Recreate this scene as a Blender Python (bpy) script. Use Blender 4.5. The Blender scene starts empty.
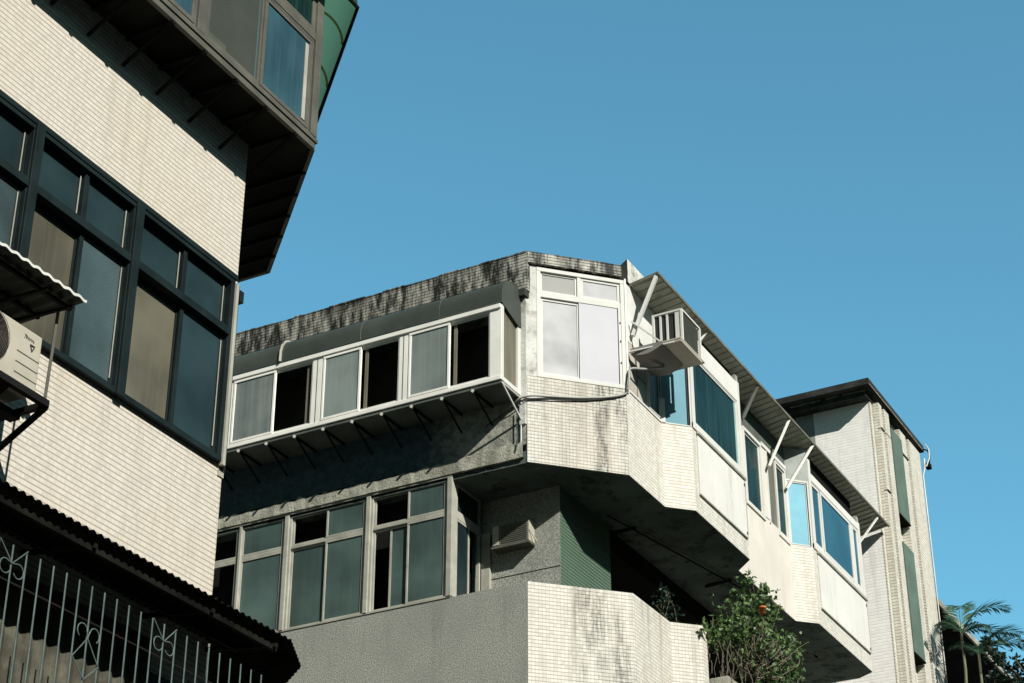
import bpy, bmesh, math, random
from math import sin, cos, radians, pi, sqrt
from mathutils import Vector, Matrix
random.seed(7)
SC = bpy.context.scene
COL = SC.collection

# ------------------------------------------------------------------ materials
class NT:
    def __init__(s, name):
        s.m = bpy.data.materials.new(name); s.m.use_nodes = True
        s.t = s.m.node_tree; s.n = s.t.nodes; s.l = s.t.links
        s.b = s.n['Principled BSDF']
    def node(s, typ, **kw):
        n = s.n.new(typ)
        for k, v in kw.items(): setattr(n, k, v)
        return n
    def put(s, sock, v):
        if isinstance(v, bpy.types.NodeSocket): s.l.new(v, sock)
        elif isinstance(v, (tuple, list)) and len(v) == 3 and sock.type == 'RGBA': sock.default_value = (*v, 1)
        else: sock.default_value = v
    def math(s, op, a, b=0.0, c=0.0, clamp=False):
        n = s.node('ShaderNodeMath', operation=op); n.use_clamp = clamp
        s.put(n.inputs[0], a); s.put(n.inputs[1], b); s.put(n.inputs[2], c)
        return n.outputs[0]
    def mix(s, f, a, b, mode='MIX'):
        n = s.node('ShaderNodeMix', data_type='RGBA', blend_type=mode)
        s.put(n.inputs[0], f); s.put(n.inputs[6], a); s.put(n.inputs[7], b)
        return n.outputs[2]
    def uv(s):
        n = s.node('ShaderNodeUVMap'); n.uv_map = 'UVMap'
        sp = s.node('ShaderNodeSeparateXYZ'); s.l.new(n.outputs[0], sp.inputs[0])
        return sp.outputs[0], sp.outputs[1]
    def vec(s, x, y, z=0.0):
        n = s.node('ShaderNodeCombineXYZ'); s.put(n.inputs[0], x); s.put(n.inputs[1], y); s.put(n.inputs[2], z)
        return n.outputs[0]
    def obj(s):
        return s.node('ShaderNodeTexCoord').outputs['Object']
    def noise(s, vec, scale=1.0, detail=4.0, rough=.55, dist=0.0):
        n = s.node('ShaderNodeTexNoise'); s.l.new(vec, n.inputs['Vector'])
        n.inputs['Scale'].default_value = scale; n.inputs['Detail'].default_value = detail
        n.inputs['Roughness'].default_value = rough; n.inputs['Distortion'].default_value = dist
        return n.outputs['Fac']
    def ramp(s, f, lo, hi, a=0.0, b=1.0):
        n = s.node('ShaderNodeMapRange'); n.interpolation_type = 'SMOOTHSTEP'
        s.put(n.inputs[0], f); n.inputs[1].default_value = lo; n.inputs[2].default_value = hi
        n.inputs[3].default_value = a; n.inputs[4].default_value = b
        return n.outputs[0]
    def white(s, vec):
        n = s.node('ShaderNodeTexWhiteNoise', noise_dimensions='3D'); s.l.new(vec, n.inputs['Vector'])
        return n.outputs['Value']
    def bump(s, h, dist=.003, strength=1.0):
        n = s.node('ShaderNodeBump'); n.inputs['Distance'].default_value = dist
        n.inputs['Strength'].default_value = strength
        s.put(n.inputs['Height'], h); s.l.new(n.outputs[0], s.b.inputs['Normal'])
    def done(s, col, rough=.7, spec=.3, metal=0.0):
        s.put(s.b.inputs['Base Color'], col); s.put(s.b.inputs['Roughness'], rough)
        s.b.inputs['Specular IOR Level'].default_value = spec
        s.b.inputs['Metallic'].default_value = metal
        return s.m

def tile(name, base, grout, w=.05, h=.05, gw=.10, gh=.16, vs=.55, hs=1.0, stain=.35, scol=(.05,.052,.045),
         lo=.56, hi=.75, seed=0., warm=(.42,.33,.22), wamt=.25, rough=.62, us=3.2, fs=9, umask=None, run=.3, cv=.14):
    s = NT(name); U, V = s.uv()
    fu = s.math('FRACT', s.math('DIVIDE', U, w)); fv = s.math('FRACT', s.math('DIVIDE', V, h))
    lu = s.math('MULTIPLY', s.math('LESS_THAN', fu, gw), vs)
    # soft bevelled horizontal joint
    dv = s.math('ABSOLUTE', s.math('SUBTRACT', fv, .5))
    lv = s.math('MULTIPLY', s.ramp(dv, .5-gh*.5-.06, .5-gh*.5+.02), hs)
    line = s.math('MAXIMUM', lu, lv)
    cell = s.white(s.vec(s.math('FLOOR', s.math('DIVIDE', U, w)), s.math('FLOOR', s.math('DIVIDE', V, h)), seed))
    base2 = tuple(c*(1-cv) for c in base); base3 = tuple(min(1, c*1.08) for c in base)
    big = s.noise(s.vec(U, V, seed), .9, 4)
    col = s.mix(cell, base2, base3)
    col = s.mix(s.ramp(big, .35, .7, 0, wamt), col, warm)
    rn = s.noise(s.vec(s.math('MULTIPLY', U, 5.5), s.math('MULTIPLY', V, .28), seed+17), 1.0, 5, .62)
    col = s.mix(s.math('MULTIPLY', s.ramp(rn, .50, .70), run), col, tuple(c*.45 for c in warm))
    col = s.mix(line, col, grout)
    st = s.noise(s.vec(s.math('MULTIPLY', U, us), s.math('MULTIPLY', V, .5), seed+3), 1.0, 5, .6)
    fine = s.noise(s.vec(s.math('MULTIPLY', U, 1.6), s.math('MULTIPLY', V, .35), seed+9), fs, 6, .75)
    if umask:
        k_ = s.math('MULTIPLY', s.ramp(U, umask[0], umask[1], umask[4], 1.), s.ramp(U, umask[2], umask[3], 1., .05))
    else: k_ = 1.0
    m = s.math('MULTIPLY', s.math('MULTIPLY', s.ramp(st, lo, hi), s.ramp(fine, .35, .6)), k_)
    m2 = s.math('MULTIPLY', m, s.math('ADD', .55, s.math('MULTIPLY', line, .45)))
    col = s.mix(s.math('MULTIPLY', m2, stain, clamp=True), col, scol)
    s.bump(s.math('SUBTRACT', 1.0, line), .004, .8)
    return s.done(col, rough, .2)

def plain(name, base, rough=.6, spec=.3, var=.15, scale=2.0, dirt=.0, dcol=(.06,.055,.045), metal=0., bump=0., streak=False, lo=.5, hi=.75):
    s = NT(name); P = s.obj()
    n = s.noise(P, scale, 6, .6)
    col = s.mix(s.ramp(n, .3, .7), tuple(c*(1-var) for c in base), tuple(min(1, c*(1+var)) for c in base))
    if dirt > 0:
        if streak:
            mp = s.node('ShaderNodeMapping'); s.l.new(P, mp.inputs[0]); mp.inputs['Scale'].default_value = (4, 4, .45)
            d = s.noise(mp.outputs[0], 1.6, 6, .65)
        else: d = s.noise(P, scale*1.9, 8, .7, .3)
        f = s.noise(P, 14, 5, .7)
        m = s.math('MULTIPLY', s.ramp(d, lo, hi), s.ramp(f, .3, .6))
        col = s.mix(s.math('MULTIPLY', m, dirt), col, dcol)
    if bump > 0: s.bump(s.noise(P, 30, 6, .7), bump)
    return s.done(col, rough, spec, metal)

def terrazzo(name, base):
    s = NT(name); P = s.obj()
    a = s.noise(P, 62, 5, .85); b = s.noise(P, 1.3, 5, .6)
    mp = s.node('ShaderNodeMapping'); s.l.new(P, mp.inputs[0]); mp.inputs['Scale'].default_value = (3, 3, .35)
    c = s.noise(mp.outputs[0], 1.5, 5, .6)
    col = s.mix(s.ramp(a, .43, .57), tuple(x*.36 for x in base), tuple(x*1.3 for x in base))
    col = s.mix(s.ramp(b, .3, .75, 0, .35), col, tuple(x*.55 for x in base))
    col = s.mix(s.ramp(c, .5, .75, 0, .35), col, (.12,.12,.10))
    s.bump(a, .004)
    return s.done(col, .85, .2)

def glass(name, base, rough=.12, spec=.5, var=.35, folds=0.0, texture=0.0, fcol=None):
    s = NT(name); P = s.obj(); U, V = s.uv()
    n = s.noise(P, 1.2, 3, .5)
    col = s.mix(s.ramp(n, .3, .7), tuple(c*(1-var) for c in base), tuple(c*(1+var) for c in base))
    oi = s.node('ShaderNodeObjectInfo').outputs['Random']
    col = s.mix(oi, col, s.mix(1.0, col, (.62,.62,.62), 'MULTIPLY'))  # brightness differs per pane, imitating varied reflections in the colour
    if folds > 0:
        f = s.noise(s.vec(s.math('MULTIPLY', U, 9.), s.math('MULTIPLY', V, .35), 2.), 1.5, 3, .5, .4)
        col = s.mix(s.ramp(f, .42, .66, 0, folds), col, fcol or tuple(c*2.2 for c in base))
    if texture > 0:
        s.bump(s.noise(P, 60, 2, .5), .004, texture)
    else:
        s.bump(s.noise(P, .8, 2, .5), .01, .15)
    return s.done(col, rough, spec)

def clear(name, tint=(.75,.85,.85), op=.25, base=(.2,.24,.23)):
    s = NT(name)
    tr = s.node('ShaderNodeBsdfTransparent'); tr.inputs[0].default_value = (*tint, 1)
    n = s.noise(s.obj(), 3, 5, .6)
    s.put(s.b.inputs['Base Color'], s.mix(n, tuple(c*.7 for c in base), tuple(c*1.3 for c in base)))
    s.b.inputs['Roughness'].default_value = .15
    mx = s.node('ShaderNodeMixShader'); mx.inputs[0].default_value = op
    s.l.new(tr.outputs[0], mx.inputs[1]); s.l.new(s.b.outputs[0], mx.inputs[2])
    s.l.new(mx.outputs[0], s.n['Material Output'].inputs[0])
    return s.m

M = {}
M['tileL'] = tile('cream_strip_tile', (.60,.56,.485), (.36,.33,.27), cv=.09, w=.027, h=.05, gw=.15, gh=.20, vs=.20, hs=.95, stain=.15, wamt=.22, warm=(.55,.45,.30), seed=1., lo=.6, hi=.8, run=.18)
M['tileC'] = tile('pale_mosaic_tile', (.64,.625,.56), (.39,.37,.31), stain=1.1, seed=4., lo=.44, hi=.62, umask=(.3,1.05,1.4,1.55,.12), run=.55, us=2.6, wamt=.25, warm=(.5,.42,.29), vs=.8)
M['tileS'] = tile('stained_mosaic_tile', (.61,.60,.545), (.35,.335,.285), stain=1.3, seed=9.3, lo=.38, hi=.56, us=4.0, umask=(.5,1.3,5,6,.18), run=.5, wamt=.35, warm=(.5,.4,.28), vs=.8)
M['tileR'] = tile('street_side_mosaic', (.66,.645,.575), (.42,.395,.33), stain=.22, seed=14., lo=.58, hi=.8, wamt=.15, warm=(.55,.46,.33), vs=.25, hs=.85)
M['tileM'] = tile('mossy_mosaic', (.50,.49,.43), (.10,.10,.08), h=.05, stain=1.8, scol=(.012,.014,.010), seed=21.4, lo=.37, hi=.45, us=1.15, fs=6, run=.6, wamt=.3, warm=(.25,.23,.17), vs=.4)
M['tileT'] = tile('tower_mosaic', (.66,.64,.56), (.36,.335,.27), w=.1, h=.06, stain=.35, seed=31., lo=.56, hi=.76, vs=.3, hs=.9, gh=.2, wamt=.25, warm=(.5,.42,.3))
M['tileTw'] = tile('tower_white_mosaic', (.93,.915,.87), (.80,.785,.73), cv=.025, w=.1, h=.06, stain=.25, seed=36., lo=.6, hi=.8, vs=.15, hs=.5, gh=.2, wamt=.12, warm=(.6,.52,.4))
M['tileG'] = tile('green_mosaic', (.045,.088,.06), (.19,.23,.165), gh=.2, w=.05, h=.05, stain=.4, seed=41., wamt=.2, warm=(.08,.16,.1), vs=.3, rough=.35)
M['terr'] = terrazzo('washed_terrazzo', (.36,.37,.325))
M['slate'] = plain('slate_painted_concrete', (.105,.135,.145), .85, .2, .35, 1.6, .75, (.02,.025,.025), bump=.01)
M['conc'] = plain('rough_grey_concrete', (.36,.355,.29), .9, .15, .3, 3.5, .7, (.10,.10,.075), bump=.03)
M['whitew'] = plain('chipped_whitewash', (.56,.56,.52), .85, .2, .12, 2.5, .75, (.20,.19,.16), bump=.01, lo=.48, hi=.62)
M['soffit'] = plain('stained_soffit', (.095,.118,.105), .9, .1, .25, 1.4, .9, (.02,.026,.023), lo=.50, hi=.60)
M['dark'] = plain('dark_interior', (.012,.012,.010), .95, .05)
M['room'] = plain('dim_room_wall', (.06,.052,.038), .95, .05)
M['white'] = plain('white_painted_metal', (.60,.60,.56), .7, .12, .05, 2.0, .35, (.35,.32,.25), lo=.52, hi=.8)
M['white2'] = plain('cream_white_frame', (.84,.825,.76), .7, .12, .06, 2.0, .4, (.4,.36,.28), lo=.52, hi=.8)
M['panel'] = plain('white_sheet_panel', (.66,.655,.61), .7, .12, .05, 1.0, .65, (.36,.31,.22), streak=True, lo=.52, hi=.78)
M['plaster'] = plain('cream_plaster', (.63,.60,.53), .85, .15, .07, 1.0, .6, (.34,.28,.19), streak=True)
M['alu'] = plain('weathered_aluminium', (.36,.355,.30), .6, .2, .15, 3.0, .4, (.12,.12,.09))
M['alud'] = plain('dull_bronze_frame', (.10,.098,.08), .6, .2, .2, 3.0, .5, (.05,.05,.04))
M['gframe'] = plain('dark_green_frame', (.010,.017,.017), .55, .12, .3, 3.0)
M['gcap'] = plain('dark_green_sheet', (.052,.062,.052), .42, .35, .2, 1.2, .3, (.04,.05,.04), bump=.004)
M['gunder'] = plain('grey_green_underside', (.10,.115,.10), .8, .2, .3, 1.5, .5, (.02,.02,.02))
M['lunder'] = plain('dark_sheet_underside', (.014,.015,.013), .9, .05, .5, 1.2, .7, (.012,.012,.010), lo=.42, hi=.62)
M['awn'] = plain('weathered_pale_sheet', (.40,.41,.33), .7, .25, .2, 2.5, .55, (.12,.12,.09), lo=.48, hi=.7)
M['awnedge'] = plain('awning_edge', (.13,.13,.10), .8, .2, .3, 4.0)
M['frost'] = glass('frosted_teal_glass', (.078,.122,.110), .38, .35, .3, folds=.14, fcol=(.115,.165,.15))
M['frostw'] = glass('frosted_grey_glass', (.23,.27,.255), .3, .4, .25, folds=.25, fcol=(.34,.38,.35))
M['frostl'] = glass('patterned_teal_glass', (.062,.095,.100), .35, .35, .35, texture=1.0)
M['teal'] = glass('dull_teal_glass', (.022,.042,.046), .3, .25, .3)
M['tan'] = glass('tan_curtain_behind_glass', (.115,.107,.075), .4, .3, .3, folds=.2, fcol=(.15,.135,.10))
M['tanl'] = glass('olive_curtain_behind_glass', (.17,.16,.115), .4, .35, .2, folds=.5, fcol=(.24,.22,.16))
M['dglass'] = glass('dark_green_glass', (.007,.024,.020), .22, .12, .4, folds=.6, fcol=(.022,.055,.042))
M['bglass'] = glass('blue_sky_reflection_glass', (.025,.10,.145), .15, .25, .2)  # blue of the mirrored sky, painted as base colour
M['bglass2'] = glass('deep_blue_glass', (.045,.115,.145), .15, .4, .3, folds=.2, fcol=(.08,.16,.19))
M['cyan'] = glass('cyan_sky_reflection_glass', (.19,.44,.54), .5, .1, .12)  # cyan base colour stands in for the reflected sky
M['wpane'] = glass('milky_glass', (.40,.40,.41), .7, .08, .3)
M['gpane'] = glass('grey_milky_glass', (.36,.36,.34), .7, .08, .1)
M['greenfib'] = plain('green_fibreglass', (.065,.14,.10), .45, .3, .25, 1.2, .4, (.03,.07,.05))
def _fib(mt):
    t = mt.node_tree; tr = t.nodes.new('ShaderNodeBsdfTranslucent'); tr.inputs[0].default_value = (.10,.24,.17,1)
    mx = t.nodes.new('ShaderNodeMixShader'); mx.inputs[0].default_value = .6
    t.links.new(t.nodes['Principled BSDF'].outputs[0], mx.inputs[1]); t.links.new(tr.outputs[0], mx.inputs[2]); t.links.new(mx.outputs[0], t.nodes['Material Output'].inputs[0])
_fib(M['greenfib'])
M['yell'] = plain('sunlit_yellow_rib', (.55,.50,.27), .6)
_fib(M['yell']); M['yell'].node_tree.nodes['Translucent BSDF'].inputs[0].default_value = (.8,.72,.4,1)
M['black'] = plain('black_steel', (.010,.010,.010), .8, .08)
M['corr'] = plain('shade_black_corrugated_sheet', (.010,.0105,.008), .95, .05, .5, 2.5, .4, (.022,.017,.012))  # dark metal, blackened further to hold the underside's deep shade
M['tealbar'] = plain('teal_painted_steel', (.085,.125,.115), .55, .4, .25, 8.0, .5, (.16,.09,.05))
M['acw'] = plain('aged_white_enamel', (.40,.375,.305), .6, .2, .1, 3.0, .6, (.4,.33,.22))
M['acg'] = plain('ac_grey_grille', (.11,.12,.095), .6, .3, .15, 6.)
M['acdark'] = plain('ac_slot', (.03,.032,.03), .7, .2)
M['rust'] = plain('rusty_dark_steel', (.06,.045,.03), .8, .2, .4, 10.)
M['cable'] = plain('grey_cable', (.36,.36,.33), .6, .3)
M['cabled'] = plain('dark_cable', (.03,.032,.03), .6, .3)
M['pvc'] = plain('white_pvc', (.62,.62,.58), .5, .3, .1, 3., .3, (.2,.2,.15))
M['roofd'] = plain('dark_roof_slab', (.035,.038,.034), .9, .15, .4, 3., .5, (.10,.10,.085))
M['gpan'] = plain('green_painted_panel', (.105,.15,.12), .7, .25, .15, 2.2, .5, (.07,.12,.09), streak=True)
M['greyw'] = plain('grey_side_wall', (.28,.30,.28), .85, .2, .2, 2., .5, (.1,.11,.1), streak=True)
M['mesh'] = plain('brown_grille', (.05,.045,.035), .7, .3)
M['bark'] = plain('pale_bark', (.14,.12,.085), .9, .1, .3, 8.)
M['leaf'] = None
M['pale'] = plain('pale_weathered_cladding', (.085,.082,.062), .8, .1, .5, 3., .9, (.05,.045,.03), streak=True, lo=.42, hi=.62)
M['terracotta'] = plain('terracotta', (.50,.13,.05), .8, .2)

def leafmat(name, a, b, tr=.25):
    s = NT(name); g = s.node('ShaderNodeNewGeometry')
    c = s.mix(g.outputs['Random Per Island'], a, b)
    s.put(s.b.inputs['Base Color'], c); s.b.inputs['Roughness'].default_value = .45
    s.b.inputs['Specular IOR Level'].default_value = .35
    t = s.node('ShaderNodeBsdfTranslucent'); s.put(t.inputs[0], c)
    mx = s.node('ShaderNodeMixShader'); mx.inputs[0].default_value = tr
    s.l.new(s.b.outputs[0], mx.inputs[1]); s.l.new(t.outputs[0], mx.inputs[2]); s.l.new(mx.outputs[0], s.n['Material Output'].inputs[0])
    return s.m
M['leaf'] = leafmat('glossy_leaf', (.025,.065,.02), (.16,.25,.085))
M['leafd'] = leafmat('dark_leaf', (.006,.020,.014), (.02,.05,.028))
M['frond'] = leafmat('palm_leaf', (.03,.085,.055), (.08,.17,.10))

# ------------------------------------------------------------------ geometry helpers
class Fr:                                    # frame of a wall face: u along it, n outward, z up
    def __init__(s, x, y, dx, dy):
        l = sqrt(dx*dx+dy*dy); s.o = (x, y); s.d = (dx/l, dy/l); s.nn = (dy/l, -dx/l)
    def __call__(s, u, n, z):
        return (s.o[0]+s.d[0]*u+s.nn[0]*n, s.o[1]+s.d[1]*u+s.nn[1]*n, z)
FX = lambda x: Fr(x, 0, 0, 1)                # faces +X, u = world Y
FY = lambda y: Fr(0, y, 1, 0)                # faces -Y, u = world X

class MB:
    def __init__(s): s.v = []; s.f = []; s.uv = []; s.mi = []
    def face(s, pts, uvs=None, mi=0):
        b = len(s.v); s.v += [tuple(p) for p in pts]; s.f.append(list(range(b, b+len(pts))))
        s.uv += uvs or [(p[0]+p[1], p[2]) for p in pts]; s.mi.append(mi)
    def hexa(s, c, uvw, mi=0):               # c: 8 corners index bits (u, n, z)
        for idx, ax in (((0,1,3,2),(1,2)), ((4,6,7,5),(1,2)), ((0,4,5,1),(0,2)), ((2,3,7,6),(0,2)), ((0,2,6,4),(0,1)), ((1,5,7,3),(0,1))):
            s.face([c[i] for i in idx], [(uvw[i][ax[0]], uvw[i][ax[1]]) for i in idx], mi)
        return s
    def box(s, fr, u0, u1, z0, z1, n0, n1, mi=0):
        c = []; w = []
        for a in (u0, u1):
            for b in (n0, n1):
                for z in (z0, z1): c.append(fr(a, b, z)); w.append((a, b, z))
        return s.hexa(c, w, mi)
    def prism(s, plan, z0, z1, mis=None, cap=0):
        L = 0; n = len(plan); mis = mis or [0]*n
        for i in range(n):
            a, b = plan[i], plan[(i+1) % n]; d = math.dist(a, b)
            s.face([(*a, z0), (*b, z0), (*b, z1), (*a, z1)], [(L, z0), (L+d, z0), (L+d, z1), (L, z1)], mis[i]); L += d
        s.face([(*p, z0) for p in plan][::-1], [tuple(p) for p in plan][::-1], cap)
        s.face([(*p, z1) for p in plan], [tuple(p) for p in plan], cap)
        return s
    def strip(s, pts, th, z0, z1, mis=None, u0=0.):   # mitred wall along an outer line, thickness inwards
        n = len(pts); mis = mis or [0]*(n-1); inn = []
        nn = []
        for i in range(n-1):
            d = (pts[i+1][0]-pts[i][0], pts[i+1][1]-pts[i][1]); l = math.hypot(*d); nn.append((d[1]/l, -d[0]/l))
        for i in range(n):
            a = nn[max(i-1, 0)]; b = nn[min(i, n-2)]; m = (a[0]+b[0], a[1]+b[1]); k = 2/(m[0]**2+m[1]**2)
            inn.append((pts[i][0]-m[0]*k*th, pts[i][1]-m[1]*k*th))
        L = u0
        for i in range(n-1):
            a, b, ai, bi = pts[i], pts[i+1], inn[i], inn[i+1]; d = math.dist(a, b); mi = mis[i]
            s.face([(*a, z0), (*b, z0), (*b, z1), (*a, z1)], [(L, z0), (L+d, z0), (L+d, z1), (L, z1)], mi)
            s.face([(*bi, z0), (*ai, z0), (*ai, z1), (*bi, z1)], [(L, z0), (L+d, z0), (L+d, z1), (L, z1)], mi)
            s.face([(*a, z1), (*b, z1), (*bi, z1), (*ai, z1)], [(L, 0), (L+d, 0), (L+d, th), (L, th)], mi)
            s.face([(*ai, z0), (*bi, z0), (*b, z0), (*a, z0)], [(L, 0), (L+d, 0), (L+d, th), (L, th)], mi)
            if i == 0: s.face([(*a, z0), (*a, z1), (*ai, z1), (*ai, z0)], None, mi)
            if i == n-2: s.face([(*b, z0), (*bi, z0), (*bi, z1), (*b, z1)], None, mi)
            L += d
        return s
    def bar(s, a, b, w=.04, h=None, up=(0,0,1), mi=0):
        a = Vector(a); b = Vector(b); d = (b-a).normalized(); h = h or w
        up = Vector(up)
        if abs(d.dot(up)) > .98: up = Vector((1, 0, 0))
        x = d.cross(up).normalized(); y = x.cross(d).normalized()
        c = []; uvw = []
        for t, p in ((0, a), (1, b)):
            for i in (-1, 1):
                for j in (-1, 1): c.append(p+x*i*w/2+y*j*h/2); uvw.append((t*(b-a).length, i*w/2, j*h/2))
        return s.hexa(c, uvw, mi)
    def tube(s, pts, r=.02, seg=6, mi=0, r1=None):
        pts = [Vector(p) for p in pts]; n = len(pts); rings = []
        for i, p in enumerate(pts):
            d = (pts[min(i+1, n-1)]-pts[max(i-1, 0)]).normalized()
            up = Vector((0, 0, 1)) if abs(d.z) < .9 else Vector((1, 0, 0))
            x = d.cross(up).normalized(); y = x.cross(d)
            rr = r if r1 is None else r+(r1-r)*i/(n-1)
            rings.append([p+(x*cos(2*pi*k/seg)+y*sin(2*pi*k/seg))*rr for k in range(seg)])
        for i in range(n-1):
            for k in range(seg):
                k2 = (k+1) % seg; s.face([rings[i][k], rings[i][k2], rings[i+1][k2], rings[i+1][k]], None, mi)
        s.face(rings[0][::-1], None, mi); s.face(rings[-1], None, mi)
        return s
    def build(s, name, mats, parent=None, bevel=0, smooth=False, weld=True):
        me = bpy.data.meshes.new(name); me.from_pydata(s.v, [], s.f)
        ul = me.uv_layers.new(name='UVMap')
        for i, uv in enumerate(s.uv): ul.data[i].uv = uv
        if not isinstance(mats, (list, tuple)): mats = [mats]
        for m in mats: me.materials.append(m)
        for p, mi in zip(me.polygons, s.mi): p.material_index = mi; p.use_smooth = smooth
        if weld:
            bm = bmesh.new(); bm.from_mesh(me)
            bmesh.ops.remove_doubles(bm, verts=bm.verts, dist=1e-5)
            bmesh.ops.recalc_face_normals(bm, faces=bm.faces)
            bm.to_mesh(me); bm.free()
        o = bpy.data.objects.new(name, me); COL.objects.link(o)
        if bevel:
            md = o.modifiers.new('bevel', 'BEVEL'); md.width = bevel; md.segments = 2; md.limit_method = 'ANGLE'
        if parent: o.parent = parent; o.matrix_parent_inverse = Matrix.Translation(-Vector(parent.location))
        return o

def each(m, name, mats, parent, per=1, bevel=0):
    """one object for every `per` boxes of the builder"""
    k = 6*per
    for i in range(0, len(m.f), k):
        q = MB(); 
        for f in m.f[i:i+k]:
            b = len(q.v); q.v += [m.v[j] for j in f]; q.f.append(list(range(b, b+len(f))))
        a = sum(len(f) for f in m.f[:i]); q.uv = m.uv[a:a+len(q.v)]; q.mi = m.mi[i:i+k]
        o = q.build(name, mats, parent, bevel=bevel)
    return o
def tag(o, label=None, cat=None, group=None, kind=None):
    if label: o['label'] = label
    if cat: o['category'] = cat
    if group: o['group'] = group
    if kind: o['kind'] = kind
    return o
def thing(name, label, cat, loc=(0, 0, 0), group=None):
    o = bpy.data.objects.new(name, None); COL.objects.link(o); o.location = loc
    return tag(o, label, cat, group)

def window(fr, par, u0, u1, z0, z1, panes, fm='white', fw=.05, d0=-.04, d1=.04, name='window'):
    """outer frame plus panes [(u0,u1,z0,z1,material,sash width,depth)]"""
    m = MB()
    m.box(fr, u0, u1, z0, z0+fw, d0, d1); m.box(fr, u0, u1, z1-fw, z1, d0, d1)
    m.box(fr, u0, u0+fw, z0+fw, z1-fw, d0, d1-.003); m.box(fr, u1-fw, u1, z0+fw, z1-fw, d0, d1-.003)
    w = m.build(name, M[fm], par, bevel=.004)
    for p in panes: add_pane(fr, w, *p, fm=fm)
    return w
def add_pane(fr, w, a, b, c, d, mat, sw=.03, dep=0., fm='white', label=None):
    if sw > 0:
        s = MB()
        s.box(fr, a, b, c, c+sw, dep-.012, dep+.016); s.box(fr, a, b, d-sw, d, dep-.012, dep+.016)
        s.box(fr, a, a+sw, c+sw, d-sw, dep-.012, dep+.014); s.box(fr, b-sw, b, c+sw, d-sw, dep-.012, dep+.014)
        s.build('sash', M[fm], w, bevel=.003)
    if mat:
        g = MB().box(fr, a+sw, b-sw, c+sw, d-sw, dep-.006, dep+.001).build('pane', M[mat], w)
        if label: g['label'] = label

# ------------------------------------------------------------------ setting: ground, road, pavement
g = MB(); g.face([(-600,-600,0),(600,-600,0),(600,600,0),(-600,600,0)])
tag(g.build('ground', plain('ground_soil', (.16,.15,.13), .95, .1, .2, .5)), kind='structure')
r = MB(); r.face([(-3.6,-300,.004),(5.,-300,.004),(5.,300,.004),(-3.6,300,.004)])
tag(r.build('road', plain('asphalt', (.055,.055,.055), .9, .2, .2, 3., bump=.01)), kind='structure')
r = MB().box(FX(0), -300, 300, 0, .12, -8.6, -3.6)
tag(r.build('pavement', plain('concrete_paving', (.24,.23,.21), .9, .2, .15, 2.)), kind='structure')

# ================================================================== LEFT BUILDING
LB = thing('apartment_building', 'cream strip-tiled building with dark green window band at the left edge of the photo', 'building', (-10, 6, 0))
Lf = FX(-10.)
m = MB()
YE = 12.93
def lwall(z0, z1, y0=-8., y1=YE):
    m.box(Lf, y0, y1, z0, z1, -.25, 0)
lwall(0, 9.37); lwall(11.30, 20.0)
m.box(Lf, YE-.06, YE, 9.37, 11.30, -.25, -.005)
# end wall facing the alley
m.box(Fr(-10.25, YE, -1, 0), 0, 14, 0, 20, -.25, 0)
m.build('wall', M['tileL'], LB)
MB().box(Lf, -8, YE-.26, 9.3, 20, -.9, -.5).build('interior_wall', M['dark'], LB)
# window band: dark frames standing proud of the tile
wf = FX(-9.98)
posts = [7.28, 8.64, 10.0, 11.36, 12.84]
specs = [('teal','teal','frostl','frostl'), ('teal','teal','tan','frostl'), ('teal','teal','tan','frostl'), ('teal','teal','tan','teal')]
for i in range(4):
    a, b = posts[i], posts[i+1]; mid = (a+b)/2
    t1, t2, l1, l2 = specs[i]
    w = window(wf, LB, a+.004, b-.004, 9.37, 11.31, [], 'gframe', .055, -.10, .035)
    mm = MB().box(wf, a+.055, b-.055, 10.67, 10.75, -.09, .05).box(wf, mid-.02, mid+.03, 10.75, 11.26, -.09, .0)
    mm.build('mullion', M['gframe'], w, bevel=.004)
    add_pane(wf, w, a+.055, mid-.02, 10.75, 11.26, t1, .02, -.055, 'gframe')
    add_pane(wf, w, mid+.03, b-.055, 10.75, 11.26, t2, .045, -.045, 'gframe')
    add_pane(wf, w, a+.055, mid+.05, 9.42, 10.67, l1, .045, -.065, 'gframe')
    add_pane(wf, w, mid+.02, b-.055, 9.42, 10.67, l2, .045, -.025, 'gframe')
    for q_ in ((b-.110, b-.100, 9.5, 10.6, -.008, -.003), (b-.112, b-.103, 10.8, 11.2, -.028, -.022)): MB().box(wf, *q_).build('worn_metal_edge', M['alu'], w)
    if mid > 0: MB().box(wf, mid-.05, mid-.04, 10.8, 11.22, -.038, -.032).build('worn_metal_edge', M['alu'], w)
for y in posts[1:4]:
    MB().box(wf, y-.05, y+.05, 9.36, 11.33, .036, .06).build('post', M['gframe'], LB, bevel=.005)
MB().box(wf, 6, 12.86, 11.3, 11.36, -.02, .045).build('head_trim', M['gframe'], LB, bevel=.006)
# battered flashing at the corner of the band
f = MB()
f.box(wf, 12.845, 12.885, 9.35, 11.27, -.05, .045, 0).box(wf, 12.887, 12.925, 9.33, 11.29, -.03, .02, 1)
f.box(wf, 12.90, 12.96, 11.10, 11.22, -.02, .05, 1)
f.build('corner_flashing', [M['alu'], M['gframe']], LB)
MB().box(Lf, 12.86, YE+.012, 9.26, 9.355, -.01, .012).build('chipped_mortar', M['conc'], LB)

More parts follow.
